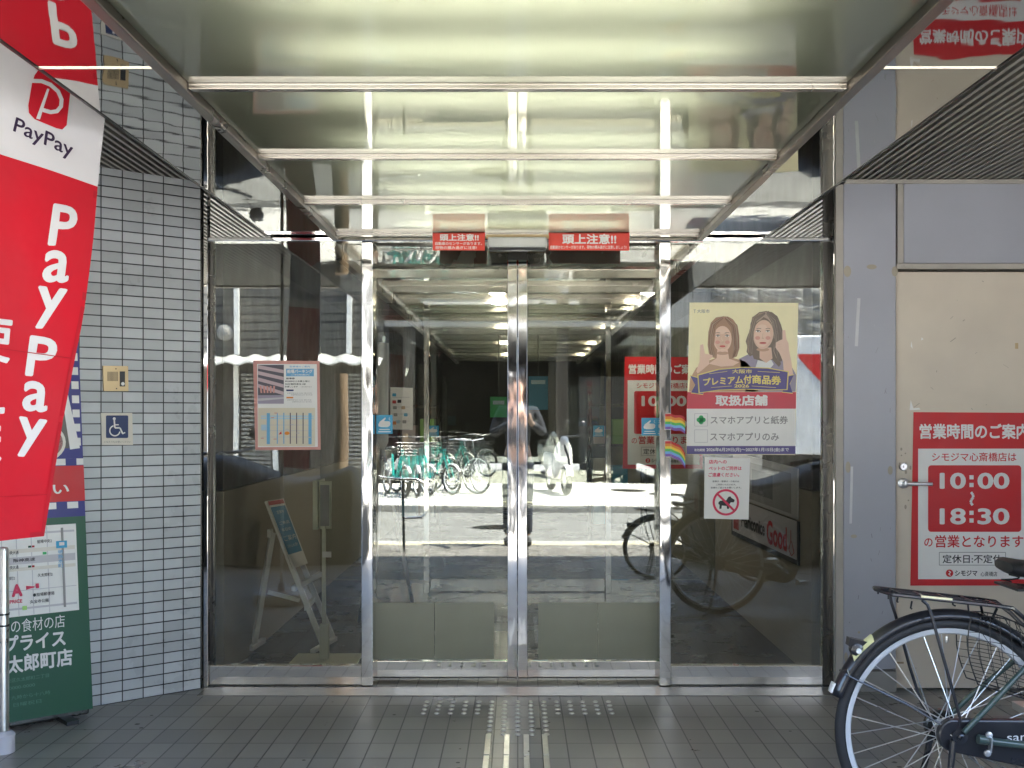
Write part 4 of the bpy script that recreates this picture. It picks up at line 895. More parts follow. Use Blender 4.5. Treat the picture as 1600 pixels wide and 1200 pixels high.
def make_commuter(loc, label):
    L = lambda px, py: ((px - 1479) / 498.5, (1315 - py) / 498.5)
    b = thing('bicycle', label, 'bicycle', loc)
    RZ, WB = .351, 1.13
    wheel(b, 0, RZ, .351, .0175, .019, M['rubber'], M['alu'], 32, .0019)
    wheel(b, WB, RZ, .351, .0175, .019, M['rubber'], M['alu'], 32, .0019)
    fender(b, 0, RZ, .379, 163, 12, .029, M['blackmetal']); fender(b, WB, RZ, .379, 165, 62, .027, M['blackmetal'])
    # reflectors and rear lamp on the guard
    x, z = L(1336, 1013)
    mb = MB(); mb.lathe([(.004, -.022), (.019, -.016), (.022, 0), (.019, .016), (.004, .02)], (x, -.008, z), (0, 1, 0), 18)
    mb.prism([(x - .026, -.018, z + .012), (x - .022, -.018, z + .036), (x + .012, -.018, z + .028), (x + .06, -.018, z + .018), (x + .03, -.018, z - .02)], (0, .034, 0))
    lamp = mb.build('rear_lamp', M['blackmetal'], parent=b, smooth=True, local=True)
    MB().lathe([(.0085, 0), (.0085, .004), (.0, .006)], (x + .002, -.031, z - .002), (0, -1, 0), 16).build('screw_cap', M['i_paper'], parent=lamp, local=True)
    pts = []
    for a in range(0, 7):
        t = R(141.5 - a * 2.2); pts.append((.3815 * math.cos(t), z * 0 + RZ + .3815 * math.sin(t)))
    mb = MB(); mb.grid([[(px_ * (1 + .0), yy, pz_ - .026 * abs(yy / .0295) ** 2.2 * math.sin(R(138))) for yy in (-.0296, -.022, -.012, 0, .012, .022, .0296)] for px_, pz_ in pts])
    mb.build('reflector_tape', mat('reflector_pale_yellow', (.75, .70, .36), .35, var=.05, vscale=90), parent=b, local=True, smooth=True)
    pts = []
    for a in range(0, 6):
        t = R(162.0 - a * .95); pts.append((.384 * math.cos(t), RZ + .384 * math.sin(t)))
    MB().grid([[(px_, yy, pz_) for yy in (-.016, -.008, 0, .008, .016)] for px_, pz_ in pts]).build('rear_reflector', M['i_paper'], parent=b, local=True, smooth=True, solid=.006)
    # frame
    BB, ST, HT, HB = (.47, 0, .285), (.315, 0, .80), (.86, 0, .86), (.905, 0, .70)
    mb = MB(); mb.tube([BB, ST], .0145, 14); mb.tube([(.335, 0, .62), (.55, 0, .40), (.68, 0, .42), (.885, 0, .74)][1:] if False else [(.42, 0, .44), (.60, 0, .47), (.75, 0, .58), (.885, 0, .77)], .0155, 14)
    mb.tube([BB, (.62, 0, .36), (.78, 0, .52), (.895, 0, .73)], .0175, 14); mb.tube([HB, HT], .018, 14)
    mb.lathe([(.021, -.037), (.021, .037)], BB, (0, 1, 0), 18)
    for s_ in (-1, 1):
        mb.tube([(.020, s_ * (.084 if s_ < 0 else .062), .366), (.10, s_ * (.076 if s_ < 0 else .064), .442), (.30, s_ * .028, .622), (.362, s_ * .014, .672)], .0088, 12)
        yq = .088 if s_ < 0 else .064
        mb.tube([(.062, s_ * yq, .347), (.085, s_ * yq, .343), (.11, s_ * yq, .339), (.25, s_ * yq, .322), (.40, s_ * yq * .95, .300), (.47, s_ * .03, .288)], [.0145, .0145, .0118, .0118, .0115, .0115], 12)
        mb.prism([(-.014, s_ * .060, RZ - .014), (.07, s_ * .062, RZ - .016), (.07, s_ * .062, RZ + .006), (.03, s_ * .062, RZ + .022), (-.012, s_ * .060, RZ + .014)], (0, s_ * .006, 0))
    mb.build('frame', M['greenframe'], parent=b, smooth=True, local=True)
    # fork, stem, handlebar
    mb = MB()
    for s_ in (-1, 1): mb.tube([(.905, s_ * .03, .70), (.94, s_ * .05, .60), (1.02, s_ * .052, .45), (WB, s_ * .052, RZ)], [.012, .012, .010, .007], 10)
    mb.build('fork', M['greenframe'], parent=b, smooth=True, local=True)
    mb = MB(); mb.tube([HT, (.845, 0, .95), (.85, 0, 1.0)], .011, 10)
    for s_ in (-1, 1): mb.tube([(.85, 0, 1.0), (.85, s_ * .12, 1.02), (.80, s_ * .24, 1.04), (.68, s_ * .27, 1.02), (.58, s_ * .275, 1.0)], .011, 10)
    hb = mb.build('handlebar', M['silver'], parent=b, smooth=True, local=True)
    for s_ in (-1, 1): MB().tube([(.69, s_ * .27, 1.02), (.57, s_ * .276, .998)], .0165, 12).build('grip', M['rubber'], parent=hb, smooth=True, local=True)
    # basket
    mb = MB()
    for k in range(6):
        z = .76 + k * .045; t = k / 5; x0, x1, yw = .955 - .02 * t, 1.12 + .07 * t, .14 + .03 * t
        mb.tube([(x0, -yw, z), (x1, -yw, z), (x1, yw, z), (x0, yw, z)], .002 if k < 5 else .004, 5, closed=True)
    for k in range(7):
        y = -.14 + k * .28 / 6; mb.tube([(.935, y * 1.2, .985), (.955, y, .76), (1.12, y, .76), (1.19, y * 1.2, .985)], .0018, 5)
    for k in range(4):
        x = .98 + k * .045; mb.tube([(x * 1.0, -.17, .985), (x, -.14, .76), (x, .14, .76), (x, .17, .985)], .0018, 5)
    mb.build('basket', M['blackmetal'], parent=b, local=True)
    # saddle
    rows = []
    for k in range(13):
        t = k / 12; x = .178 + t * .265; hw = .095 * (1 - t) ** .9 * (.72 + .28 * math.sin(min(1, t * 5) * math.pi / 2)) + .024; zt = .892 - .018 * math.sin(t * math.pi) + .006 * t; dp = .052 - .015 * t
        if k == 0: hw *= .72; zt -= .012; dp *= .6
        if k == 12: hw *= .5; zt -= .012; dp *= .5
        row = []
        for j in range(16):
            a = 2 * math.pi * j / 16; cy, sz = math.cos(a), math.sin(a)
            row.append((x, hw * math.copysign(abs(cy) ** .7, cy), zt - dp * .5 + dp * .5 * math.copysign(abs(sz) ** .75, sz)))
        rows.append(row)
    mb = MB(); mb.grid(rows, closed=True); mb.add(rows[0], [tuple(range(16))]); mb.add(rows[-1], [tuple(range(15, -1, -1))])
    sdl = mb.build('saddle', mat('saddle_vinyl', (.014, .014, .015), .42, bump=.0004, bscale=150), parent=b, smooth=True, local=True)
    mb = MB()
    for s_ in (-1, 1):
        mb.tube([(.21 + .0035 * k + .02 * math.cos(k * .9), s_ * .06 + .02 * math.sin(k * .9), .805 + .0022 * k) for k in range(20)], .0028, 5)
        mb.tube([(.20, s_ * .055, .80), (.27, s_ * .03, .80), (.40, s_ * .02, .835)], .004, 6)
    mb.box(.185, .225, -.085, .085, .797, .804)
    mb.build('saddle_spring', M['black'], parent=sdl, smooth=True, local=True)
    MB().tube([(.318, 0, .78), (.298, 0, .845)], .0125, 12).build('seat_post', M['silver'], parent=b, smooth=True, local=True)
    # rack
    mb = MB(); A = lambda px, py, y: (L(px, py)[0], y, L(px, py)[1])
    for s_ in (-1, 1):
        y = s_ * .062
        mb.tube([A(1368, 920.5, 0), A(1372, 921, s_ * .035), A(1384, 924, y), A(1440, 930, y), A(1540, 941, y), A(1568, 945, y), A(1590, 962, s_ * .05), A(1602, 977, s_ * .03), A(1622, 990, s_ * .016)], .0068, 8)
        mb.tube([A(1400, 930, y), A(1403, 946, y), A(1410, 966, y * 1.06), A(1434, 1050, y * 1.15), A(1453, 1110, y * 1.12), A(1479, 1142, y * 1.1)] if s_ > 0 else [A(1430, 933, y), A(1438, 940, y), A(1443, 955, y * 1.06), A(1466, 1040, y * 1.16), A(1486, 1112, y * 1.14), A(1486, 1140, y * 1.1)], .0050, 8)
        mb.tube([A(1500, 939, y), A(1501, 950, y), A(1505, 952, y)], .003, 6); mb.tube([A(1414, 934, y), A(1412, 945, y), A(1414, 946, y)], .003, 6)
        mb.tube([A(1544, 946, y), A(1543, 962, y * .6), A(1543, 968, 0)], .0045, 6); mb.tube([A(1380, 924, y * .8), A(1380, 932, y * .8)], .003, 6)
    for px, py in ((1400, 926), (1437, 930), (1475, 934), (1512, 938), (1550, 943)): mb.tube([A(px, py, -.062), A(px, py, .062)], .0055, 6)
    for y in (-.02, .02): mb.tube([A(1395, 925, y), A(1560, 944, y)], .005, 6)
    rk = mb.build('luggage_rack', M['blackmetal'], parent=b, smooth=True, local=True)
    mb = MB(); mb.beam(A(1427, 926.5, -.066), A(1475, 931, -.066), .006, .006); mb.build('rack_sticker', M['i_yellow'], parent=rk, local=True)
    mb = MB(); mb.tube([A(1316, 1050, -.028), A(1332, 1058, -.032), A(1410, 1095, -.05), A(1440, 1113, -.055), A(1474, 1132, -.06)], .0034, 7)
    mb.tube([A(1313, 1046, -.026), A(1319, 1044, -.03), A(1322, 1052, -.031)], .0035, 6); mb.tube([A(1316, 1050, .028), A(1332, 1058, .032), A(1440, 1113, .055), A(1474, 1132, .06)], .0034, 7)
    mb.build('mudguard_stay', M['blackmetal'], parent=b, smooth=True, local=True)
    # coat guard net each side of the wheel
    for s_ in (-1, 1):
        mb = MB(); y = s_ * .045
        def G(u, v):  # u 0..1 left-right, v 0..1 top-bottom
            tl, tr, br_, bl = (1508, 960), (1612, 985), (1636, 1100), (1519, 1064)
            x_ = (tl[0] * (1 - u) + tr[0] * u) * (1 - v) + (bl[0] * (1 - u) + br_[0] * u) * v; z_ = (tl[1] * (1 - u) + tr[1] * u) * (1 - v) + (bl[1] * (1 - u) + br_[1] * u) * v
            return A(x_ - 10 * math.sin(v * 3.1) * (1 - u), z_ - 10 * math.sin(u * 3.1) * (1 - v), y + s_ * .008 * math.sin(3.1 * u) * math.sin(3.1 * v))
        for k in range(8): mb.tube([G(k / 7, v / 6) for v in range(7)], .0011 if 0 < k < 7 else .0022, 5)
        for k in range(10): mb.tube([G(u / 6, k / 9) for u in range(7)], .0011 if 0 < k < 9 else .0022, 5)
        for k in range(6): mb.tube([G(k / 6, 0), G(min(1, k / 6 + .3), .4)], .001, 4)
        mb.build('coat_guard', M['black'], parent=b, local=True)
    # chain case on the near side
    Y0 = -.052; pts = []
    for k in range(13): a = R(108 + k * 13); pts.append((.001 + .052 * math.cos(a), RZ + .052 * math.sin(a)))
    for k in range(11): a = R(-100 + k * 19); pts.append((.47 + .098 * math.cos(a), .30 + .098 * math.sin(a)))
    mb = MB(); mb.prism([(x, Y0, z) for x, z in pts], (0, -.03, 0))
    cc = mb.build('chain_case', M['blackmetal'], parent=b, local=True, bev=.006)
    cc.location.y = .012
    mb = MB(); mb.lathe([(.024, 0), (.024, .006), (.010, .008), (.010, .018), (.006, .02), (.006, .028), (.0, .028)], (.012, -.072, RZ), (0, -1, 0), 20); mb.build('axle_nut', M['blackmetal'], parent=b, smooth=True, local=True)
    mb = MB(); mb.beam((-.008, -.0735, RZ + .010), (-.006, -.0735, RZ - .010), .005, .002); mb.beam((-.016, -.0735, RZ + .004), (-.008, -.0735, RZ - .001), .005, .002); mb.build('cap_mark', M['i_plate'], parent=b, local=True)
    vs, fs = text_geo('santos', .05)
    mb = MB(); mb.add([(.158 + u * .125, -.0722, .336 + v * .019 + (u * .004)) for u, v in vs], fs); mb.build('lettering', M['i_white'], parent=b, local=True)
    # bright clip on the chain stay
    x, z = L(1526, 1149); mb = MB(); mb.beam((x + .002, -.102, z + .022), (x - .002, -.102, z - .022), .020, .004)
    mb.lathe([(.011, 0), (.010, .006), (.0, .009)], (x, -.09, z + .027), (0, -1, 0), 14); mb.lathe([(.011, 0), (.010, .006), (.0, .009)], (x - .005, -.09, z - .028), (0, -1, 0), 14)
    mb.build('stay_clip', M['silver'], parent=b, smooth=True, local=True)
    # stand, crank, pedals, brake drum
    mb = MB()
    for s_ in (-1, 1):
        mb.tube([(-.012, s_ * .085, RZ - .01), (-.03, s_ * .10, .22), (-.075, s_ * .13, .03), (-.12, s_ * .135, .008)], [.011, .010, .010, .008], 8)
    mb.tube([(-.062, -.122, .08), (-.062, .122, .08)], .008, 8)
    mb.build('stand', M['blackmetal'], parent=b, smooth=True, local=True)
    MB().lathe([(.045, .04), (.05, .045), (.05, .066), (.03, .07)], (0, 0, RZ), (0, 1, 0), 24).build('brake_drum', M['darksteel'], parent=b, smooth=True, local=True)
    x, z = L(1479, 990); MB().lathe([(.004, 0), (.007, .01), (.004, .022)], (x, .0, z - .03), (0, 0, 1), 10).build('lock_pin', M['brushed'], parent=b, smooth=True, local=True)
    mb = MB()
    for s_, a in ((-1, -35), (1, 145)):
        e = (.47 + .165 * math.cos(R(a)), s_ * .10, .285 + .165 * math.sin(R(a))); mb.tube([(.47, s_ * .085, .285), e], .009, 8); mb.box(e[0] - .045, e[0] + .045, e[1] - .005 + s_ * .05 - .045, e[1] + s_ * .05 + .045, e[2] - .012, e[2] + .012)
    mb.build('pedal_crank', M['silver'], parent=b, local=True)
    return b
bike = make_commuter((1.344, 3.51, 0), 'dark green commuter bicycle with black rack parked at the right edge')
b2 = copy_tree(bike); b2['label'] = 'smaller wheeled bicycle seen only as a reflection in the right door glass'; b2.location = (1.12, 2.05, 0); b2.scale = (.74, .74, .74)

def make_share_bike(loc, rz):
    b = thing('share_bicycle', 'teal and white share bicycle in the reflected row over the road', 'bicycle', loc, rz, 'teal share bicycles parked across the road')
    tm, wm = mt_teal, M['white']
    for x in (0, 1.0):
        wheel(b, x, .26, .26, .022, .016, M['rubber'], M['alu'], 0, detail=False)
    for x, a0, a1 in ((0, 170, 20), (1.0, 150, 30)): fender(b, x, .26, .285, a0, a1, .032, wm, n=12)
    mb = MB(); mb.tube([(.0, .0, .27), (.34, 0, .30), (.55, 0, .34), (.80, 0, .70), (.82, 0, .80)], .032, 8); mb.tube([(.36, 0, .28), (.27, 0, .70)], .022, 8)
    for s_ in (-1, 1): mb.tube([(.82, s_ * .03, .70), (.90, s_ * .045, .52), (1.0, s_ * .045, .26)], .013, 6)
    mb.build('frame', tm, parent=b, smooth=True, local=True)
    mb = MB(); mb.tube([(.82, 0, .78), (.80, 0, .98)], .012, 6); mb.tube([(.70, -.27, 1.0), (.80, -.14, .99), (.80, .14, .99), (.70, .27, 1.0)], .012, 6); mb.build('handlebar', M['black'], parent=b, smooth=True, local=True)
    mb = MB()
    for k in range(5): z = .70 + .05 * k; yw = .13 + .006 * k; mb.tube([(.90, -yw, z), (1.12, -yw, z), (1.12, yw, z), (.90, yw, z)], .005, 4, closed=True)
    for k in range(5):
        y = -.13 + .065 * k; mb.tube([(.90, y, .90), (.90, y, .70), (1.12, y, .70), (1.12, y, .90)], .004, 4)
    mb.build('basket', M['black'], parent=b, local=True)
    mb = MB(); mb.lathe([(.02, -.03), (.085, -.025), (.095, 0), (.07, .03), (.02, .035)], (.23, 0, .80), (0, 0, 1), 12); mb.tube([(.27, 0, .70), (.25, 0, .79)], .012, 6); mb.build('saddle', M['black'], parent=b, smooth=True, local=True)
    mb = MB(); mb.box(-.12, .12, -.012, .012, 0, 0); mb = MB(); mb.prism([(-.02, -.03, .42), (.22, -.03, .42), (.24, -.03, .60), (.10, -.03, .62)], (0, .06, 0)); mb.build('battery_panel', wm, parent=b, local=True)
    return b
mt_teal = mat('teal_paint', (.02, .42, .36), .35)
sb = make_share_bike((-2.25, -8.2, 0), R(66))
for k, (x, y, a) in enumerate(((-2.12, -8.45, 52), (-1.93, -8.25, 74), (-1.80, -8.5, 47))):
    c = copy_tree(sb); c.location = (x, y, 0); c.rotation_euler = (R(-3 + k), 0, R(a))
for k, (x, y, a) in enumerate(((-1.55, -8.75, 36), (-1.2, -9.1, 58))):
    c = copy_tree(bike); c.location = (x, y, 0); c.rotation_euler = (0, 0, R(a)); c.scale = (.92, .92, .92)
    c['label'] = ('dark bicycle parked beside the teal row over the road', 'dark bicycle farthest from the teal row over the road')[k]

# added low shapes that keep the sunlit road out of the side panes
def make_blocker(loc, rz, L_, h, label, seed, m):
    rnd = random.Random(seed); rows = []
    for i in range(21):
        x = -L_ / 2 + L_ * i / 20; t_ = i / 20
        top = h * (.90 + .10 * math.sin(math.pi * t_ * 2.2)) * (.7 if i in (0, 20) else 1)
        hw = (.18 + .12 * math.sin(math.pi * t_)) * (.5 if i in (0, 20) else 1); row = []
        for j in range(15):
            a = math.pi * j / 14; fl = 1.25 if j in (0, 14) else 1
            row.append((x * (1 + .03 * rnd.random()), hw * fl * math.copysign(abs(math.cos(a)) ** .45, math.cos(a)) + .02 * (rnd.random() - .5), max(.03, top * abs(math.sin(a)) ** .5 + .03 * (rnd.random() - .5))))
        rows.append(row)
    o = MB().grid(rows).build('reflection_blocker', m, loc=loc, smooth=True, local=True)
    o.rotation_euler = (0, 0, rz); ss = o.modifiers.new('subsurf', 'SUBSURF'); ss.levels = 1; ss.render_levels = 1
    return tag(o, label, 'covered scooter')
blocker_mat = mat('blocker_brown', (.042, .039, .031), .6, var=.2, bump=.01, bscale=6); blocker_mat2 = mat('blocker_grey', (.040, .040, .038), .55, var=.2, bump=.01, bscale=6)
make_blocker((-2.25, .93, 0), R(6), 1.75, .99, 'brown shape added to block the road reflection by the left side of the passage mouth', 1, blocker_mat)
make_blocker((-4.0, .98, 0), R(-4), 1.5, 1.0, 'grey shape added to block the road reflection farther left of the passage mouth', 2, blocker_mat2)
make_blocker((2.4, .90, 0), R(176), 1.75, .94, 'grey shape added to block the road reflection by the right side of the passage mouth', 3, blocker_mat2)
make_blocker((4.15, 1.0, 0), R(183), 1.5, .84, 'brown shape added to block the road reflection farther right of the passage mouth', 4, blocker_mat)
for x, y, r in ((2.0, -9.2, .33), (2.6, -8.4, .33), (-.3, -3.4, .32)):
    o = MB().lathe([(r, 0), (r - .02, .004), (0, .004)], (x, y, -.006 if y < -5.7 else -.1), (0, 0, 1), 28).build('manhole_cover', M['darksteel'], loc=(x, y, 0))
    tag(o, {2.0: 'round dark manhole cover on the far pavement, nearer the garage opening', 2.6: 'round dark manhole cover on the far pavement, nearer the road', -.3: 'round dark manhole cover in the middle of the road'}[x], 'manhole cover')

# ================================================================== INSIDE THE VESTIBULE
es = thing('easel_stand', 'white A-frame easel holding a narrow blue sign behind the left pane', 'easel', (-1.33, 6.45, 0))
def E_(px, py, y): return P(px, py, y)
yE = 6.42
mb = MB(); mb.beam(E_(426, 832, yE - .02), E_(397, 1006, yE - .10), .026, .03); mb.build('leg', M['white'], parent=es, bev=.003)
for (a, b_, yy) in (((449, 868), (507, 1013), yE - .06), ((466, 866), (522, 1000), yE + .25)):
    MB().beam(E_(*a, yy), E_(*b_, yy), .024, .03).build('leg', M['white'], parent=es, bev=.003)
MB().beam(E_(419, 925, yE - .05), E_(468, 938, yE - .04), .018, .022).build('brace', M['white'], parent=es)
MB().beam(E_(458, 920, yE - .08), E_(500, 897, yE + .24), .025, .03).build('ledge', M['white'], parent=es, bev=.003)
MB().beam(E_(478, 950, yE - .05), E_(490, 936, yE + .25), .02, .03).build('crossbar', M['white'], parent=es)
for (a, b_, y0, y1) in (((391, 1013), (412, 1000), yE - .16, yE + .02), ((488, 1019), (524, 998), yE - .1, yE + .26)): MB().beam(E_(*a, y0), E_(*b_, y1), .03, .03).build('foot', M['white'], parent=es, bev=.003)
MB().box(E_(421, 829, yE).x, E_(427, 829, yE).x, yE - .06, yE, E_(0, 838, yE).z, E_(0, 826, yE).z).build('cap', M['white'], parent=es)
q = [E_(413, 784, yE - .09), E_(440, 780, yE + .21), E_(474, 878, yE + .21), E_(453, 890, yE - .09)]
q[2] = q[1] + q[3] - q[0]
nq = (q[1] - q[0]).cross(q[3] - q[0]).normalized()
if nq.y > 0: nq = -nq
sgn = thing('easel_sign', 'narrow tilted blue sign board with white print resting on the white easel', 'sign', q[3])
MB().prism([p + nq * .012 for p in q], -nq * .012).build('board', M['white'], parent=sgn)
def QB(u, v, l=.014): return (q[0] * (1 - u) + q[1] * u) * (1 - v) + (q[3] * (1 - u) + q[2] * u) * v + nq * l
MB().add([QB(.08, .10), QB(.92, .10), QB(.92, .80), QB(.08, .80)], [(0, 1, 2, 3)]).build('blue_panel', M['i_signblue'], parent=sgn)
mb = MB()
for st, v0, v1, u0, u1 in (('営業中', .16, .21, .3, .7), ('ご来店', .32, .37, .2, .8), ('本日の', .42, .47, .2, .75), ('ご案内', .53, .61, .15, .85), ('いらっしゃいませ', .66, .71, .2, .8)):
    vs, fs = text_geo(st, .01); mb.add([QB(u0 + (u1 - u0) * u, v1 + (v0 - v1) * v, .016) for u, v in vs], fs)
mb.build('lettering', M['i_white'], parent=sgn)
MB().add([QB(.05, .01), QB(.95, .01), QB(.95, .07), QB(.05, .07)], [(0, 1, 2, 3)]).build('top_strip', M['i_dkred'], parent=sgn)
ps = thing('sign_stand', 'slim cream floor stand with a small box holder behind the left pane', 'stand', P(505, 1028, 6.12))
o_ = P(505, 1028, 6.12); y = 6.12
MB().box(P(458, 0, y).x, P(562, 0, y).x, y - .13, y + .14, 0, .012).build('base_plate', M['cream'], parent=ps, bev=.003)
MB().box(P(500, 0, y).x, P(514, 0, y).x, y - .022, y + .022, .012, P(0, 975, y).z).build('sleeve', M['cream'], parent=ps, bev=.003)
MB().box(P(503.5, 0, y).x, P(509, 0, y).x, y - .01, y + .01, P(0, 975, y).z, P(0, 822, y).z).build('pole', M['cream'], parent=ps)
MB().box(P(490, 0, y).x, P(498, 0, y).x, y - .03, y + .20, P(0, 827, y).z, P(0, 750, y).z).box(P(498, 0, y).x, P(517, 0, y).x, y + .01, y + .03, P(0, 827, y).z, P(0, 752, y).z).build('holder', M['cream'], parent=ps, bev=.003)
MB().box(P(500, 0, y).x, P(514, 0, y).x, y + .004, y + .009, P(0, 822, y).z, P(0, 758, y).z).build('clear_front', M['i_grey'], parent=ps)
MB().box(P(505, 0, y).x, P(519, 0, y).x, y - .03, y - .027, P(0, 870, y).z, P(0, 861, y).z).build('paper_tag', M['i_paper'], parent=ps)
y = 7.05
ws = thing('tube_stand', 'tall white upright tube on splayed grey legs behind the left door', 'stand', P(598, 985, y))
MB().lathe([(.036, 0), (.036, .62), (.0, .625)], (P(598, 0, y).x, y, P(0, 690, y).z), (0, 0, 1), 20).lathe([(.004, -.07), (.036, 0)], (P(598, 0, y).x, y, P(0, 690, y).z), (0, 0, 1), 20).build('tube', M['white'], parent=ws, smooth=True)
for a in (20, 140, 260):
    t = P(598, 700, y); MB().tube([t, Vector((t.x + .22 * math.cos(R(a)), y + .22 * math.sin(R(a)), .012))], .012, 8).build('leg', M['silver'], parent=ws, smooth=True)
# shop shelves deep inside
for x0, x1, yy, h, lab in ((-1.45, -.95, 13.5, 1.5, 'dark shelving with boxes on the left deep in the corridor'), (.8, 1.45, 12.6, 1.6, 'dark shelving with boxes on the right deep in the corridor')):
    sh = thing('shelf_rack', lab, 'shelving', ((x0 + x1) / 2, yy, 0), group='shelving in the corridor')
    for a in (x0, x1 - .03):
        MB().box(a, a + .03, yy, yy + .4, 0, h).build('upright', M['darksteel'], parent=sh)
    for z in (.1, .55, 1.0, 1.45):
        MB().box(x0 + .03, x1 - .03, yy, yy + .4, z, z + .03).build('shelf', M['darksteel'], parent=sh)
    for k, z in enumerate((.13, .58, 1.03)):
        for j in range(2):
            a = x0 + .05 + j * .22; o = MB().box(a, a + .17, yy + .02, yy + .35, z, z + .2 + .08 * ((k + j) % 2)).build('goods_box', M['i_' + ('mapblue', 'grey', 'plate', 'teal', 'bldg', 'lime')[(k * 2 + j) % 6]], loc=(a, yy, z), bev=.004)
            tag(o, 'plain coloured goods box standing on the dark corridor shelving', 'box', 'goods boxes on the corridor shelving')

# ================================================================== ACROSS THE ROAD (seen in the glass)
YF = -11.3
M['siding'] = tile_mat('grey_siding', (.085, .08, .068), (.10, .094, .08), (.02, .018, .016), 40, .17, .04, .7, axes='xz', bump=.01)
M['stone'] = mat('rough_stone', (.20, .195, .18), .9, var=.45, vscale=4, bump=.08, bscale=5)
M['concrete'] = mat('facade_concrete', (.24, .235, .22), .85, var=.15, vscale=.8)
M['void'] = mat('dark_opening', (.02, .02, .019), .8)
lb = thing('siding_shop', 'shop across the road with grey siding above a white tiled awning', 'building', (-6.5, YF, 0))
MB().box(-14, -2.7, YF - 6, YF, 2.55, 9).build('upper_wall', M['siding'], parent=lb)
MB().box(-14, -2.7, YF - 6, YF - .3, 0, 2.55).build('ground_floor_wall', M['inwall_dark'], parent=lb)
mb = MB(); rows = []
for i in range(3):
    rows.append([(-9 + .04 * j, YF + .05 + .30 * i, 2.56 - .09 * i + .03 * math.sin(j * .55)) for j in range(158)])
mb.grid(rows); mb.build('tile_awning', mat('awning_tile', (.42, .42, .40), .5), parent=lb, smooth=True, solid=.03)
for x in (-5.62, -3.35): MB().box(x - .045, x + .045, YF, YF + .08, 2.6, 4.3).build('downpipe', M['white'], parent=lb)
for x in (-8.2, -5.7, -4.9, -3.0): MB().box(x - .05, x + .05, YF - .29, YF - .2, 0, 2.5).build('shop_post', M['white'], parent=lb)
for x0, x1 in ((-5.6, -5.0), (-3.6, -3.05)):
    mb = MB(); z = .3
    while z < 2.2: mb.box(x0, x1, YF - .28, YF - .25, z, z + .05); z += .085
    mb.build('slat_shutter', M['concrete'], parent=lb)
MB().lathe([(.16, 0), (.16, .05), (.12, .08), (.10, .08), (.08, .14), (.0, .15)], (-5.85, YF, 3.03), (0, 1, 0), 24).build('vent_hood', M['plinth'], parent=lb, smooth=True)
cb_ = thing('arcade_building', 'concrete building across the road with a wide dark garage opening', 'building', (.4, YF, 0))
MB().box(-2.68, 3.5, YF - 9, YF, 3.15, 9).build('upper_wall', M['concrete'], parent=cb_)
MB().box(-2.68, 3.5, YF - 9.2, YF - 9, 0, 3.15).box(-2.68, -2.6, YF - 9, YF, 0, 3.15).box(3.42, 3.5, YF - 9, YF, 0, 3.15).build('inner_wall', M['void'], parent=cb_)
for x in (-2.2, 2.9, .9): MB().box(x - .12, x + .12, YF - .3, YF - .02, 0, 3.15).build('pillar', M['inwall_dark'], parent=cb_)
MB().box(1.3, 2.5, YF - 1.2, YF - 1.15, .1, 2.2).build('door', M['interior'], parent=cb_)
rb2 = thing('stone_building', 'building across the road faced with a band of rough stone above a white beam', 'building', (7, YF, 0))
MB().box(3.52, 14, YF - 6, YF, 4.0, 9).box(3.52, 14, YF - 6, YF - .05, 0, 2.55).build('wall', M['concrete'], parent=rb2)
st0 = None
for j in range(3):
    for i in range(9):
        if st0 is None:
            mb = MB(); rows = []; rnd = random.Random(4)
            for a in range(7): rows.append([(b_ * .11, .02 + rnd.random() * .06 if 0 < a < 6 and 0 < b_ < 8 else 0, a * .05) for b_ in range(9)])
            mb.grid(rows[::-1]); st0 = mb.build('stone_block', M['stone'], parent=rb2, local=True); o = st0
        else: o = st0.copy(); COL.objects.link(o)
        o.location = (3.55 + .92 * i - 7 - (.3 if j % 2 else 0) + .35, .01, 2.98 + .34 * j)
MB().box(3.52, 14, YF - 6, YF - .02, 2.95, 4.0).build('stone_backing', M['plinth'], parent=rb2)
MB().box(3.4, 14, YF - .05, YF + .12, 2.56, 2.78).build('white_beam', M['white'], parent=rb2)
# white box truck
tk = thing('box_truck', 'white box truck with red stripes parked across the road, reflected in the right pane', 'truck', (6, -7.0, 0))
bodyw = mat('truck_white', (.70, .72, .74), .3)
MB().box(4.05, 7.2, -8.0, -6.2, .75, 2.6).build('cargo_box', bodyw, parent=tk, bev=.03)
mb = MB(); mb.prism([(7.25, -7.95, .55), (8.7, -7.95, .55), (8.7, -7.95, 1.2), (8.35, -7.95, 2.05), (7.25, -7.95, 2.1)], (0, 1.7, 0)); cab = mb.build('cab', bodyw, parent=tk, bev=.05)
MB().prism([(7.6, -6.235, 1.3), (8.5, -6.235, 1.3), (8.28, -6.235, 1.9), (7.6, -6.235, 1.95)], (0, -.01, 0)).build('side_window', M['black'], parent=cab)
for x in (4.9, 7.9):
    for yy in (-7.85, -6.35):
        wv_ = MB().lathe([(.18, -.09), (.34, -.1), (.36, -.06), (.36, .06), (.34, .1), (.18, .09)], (x, yy, .36 - .1), (0, 1, 0), 24).build('wheel', M['rubber'], parent=tk, smooth=True)
        MB().lathe([(.18, -.08), (.16, -.095), (.0, -.095)], (x, yy, .26), (0, -1, 0), 20).build('rim', M['silver'], parent=wv_, smooth=True)
MB().box(4.1, 8.6, -7.7, -6.5, .45, .72).build('chassis', M['darksteel'], parent=tk)
MB().add([(4.3, -6.193, 2.3), (5.4, -6.193, 2.3), (5.1, -6.193, 1.75), (4.75, -6.193, 1.8)], [(3, 2, 1, 0)]).add([(5.6, -6.193, 2.3), (6.9, -6.193, 2.3), (6.9, -6.193, 2.05), (5.5, -6.193, 2.05)], [(3, 2, 1, 0)]).build('red_stripe', M['i_red'], parent=tk)
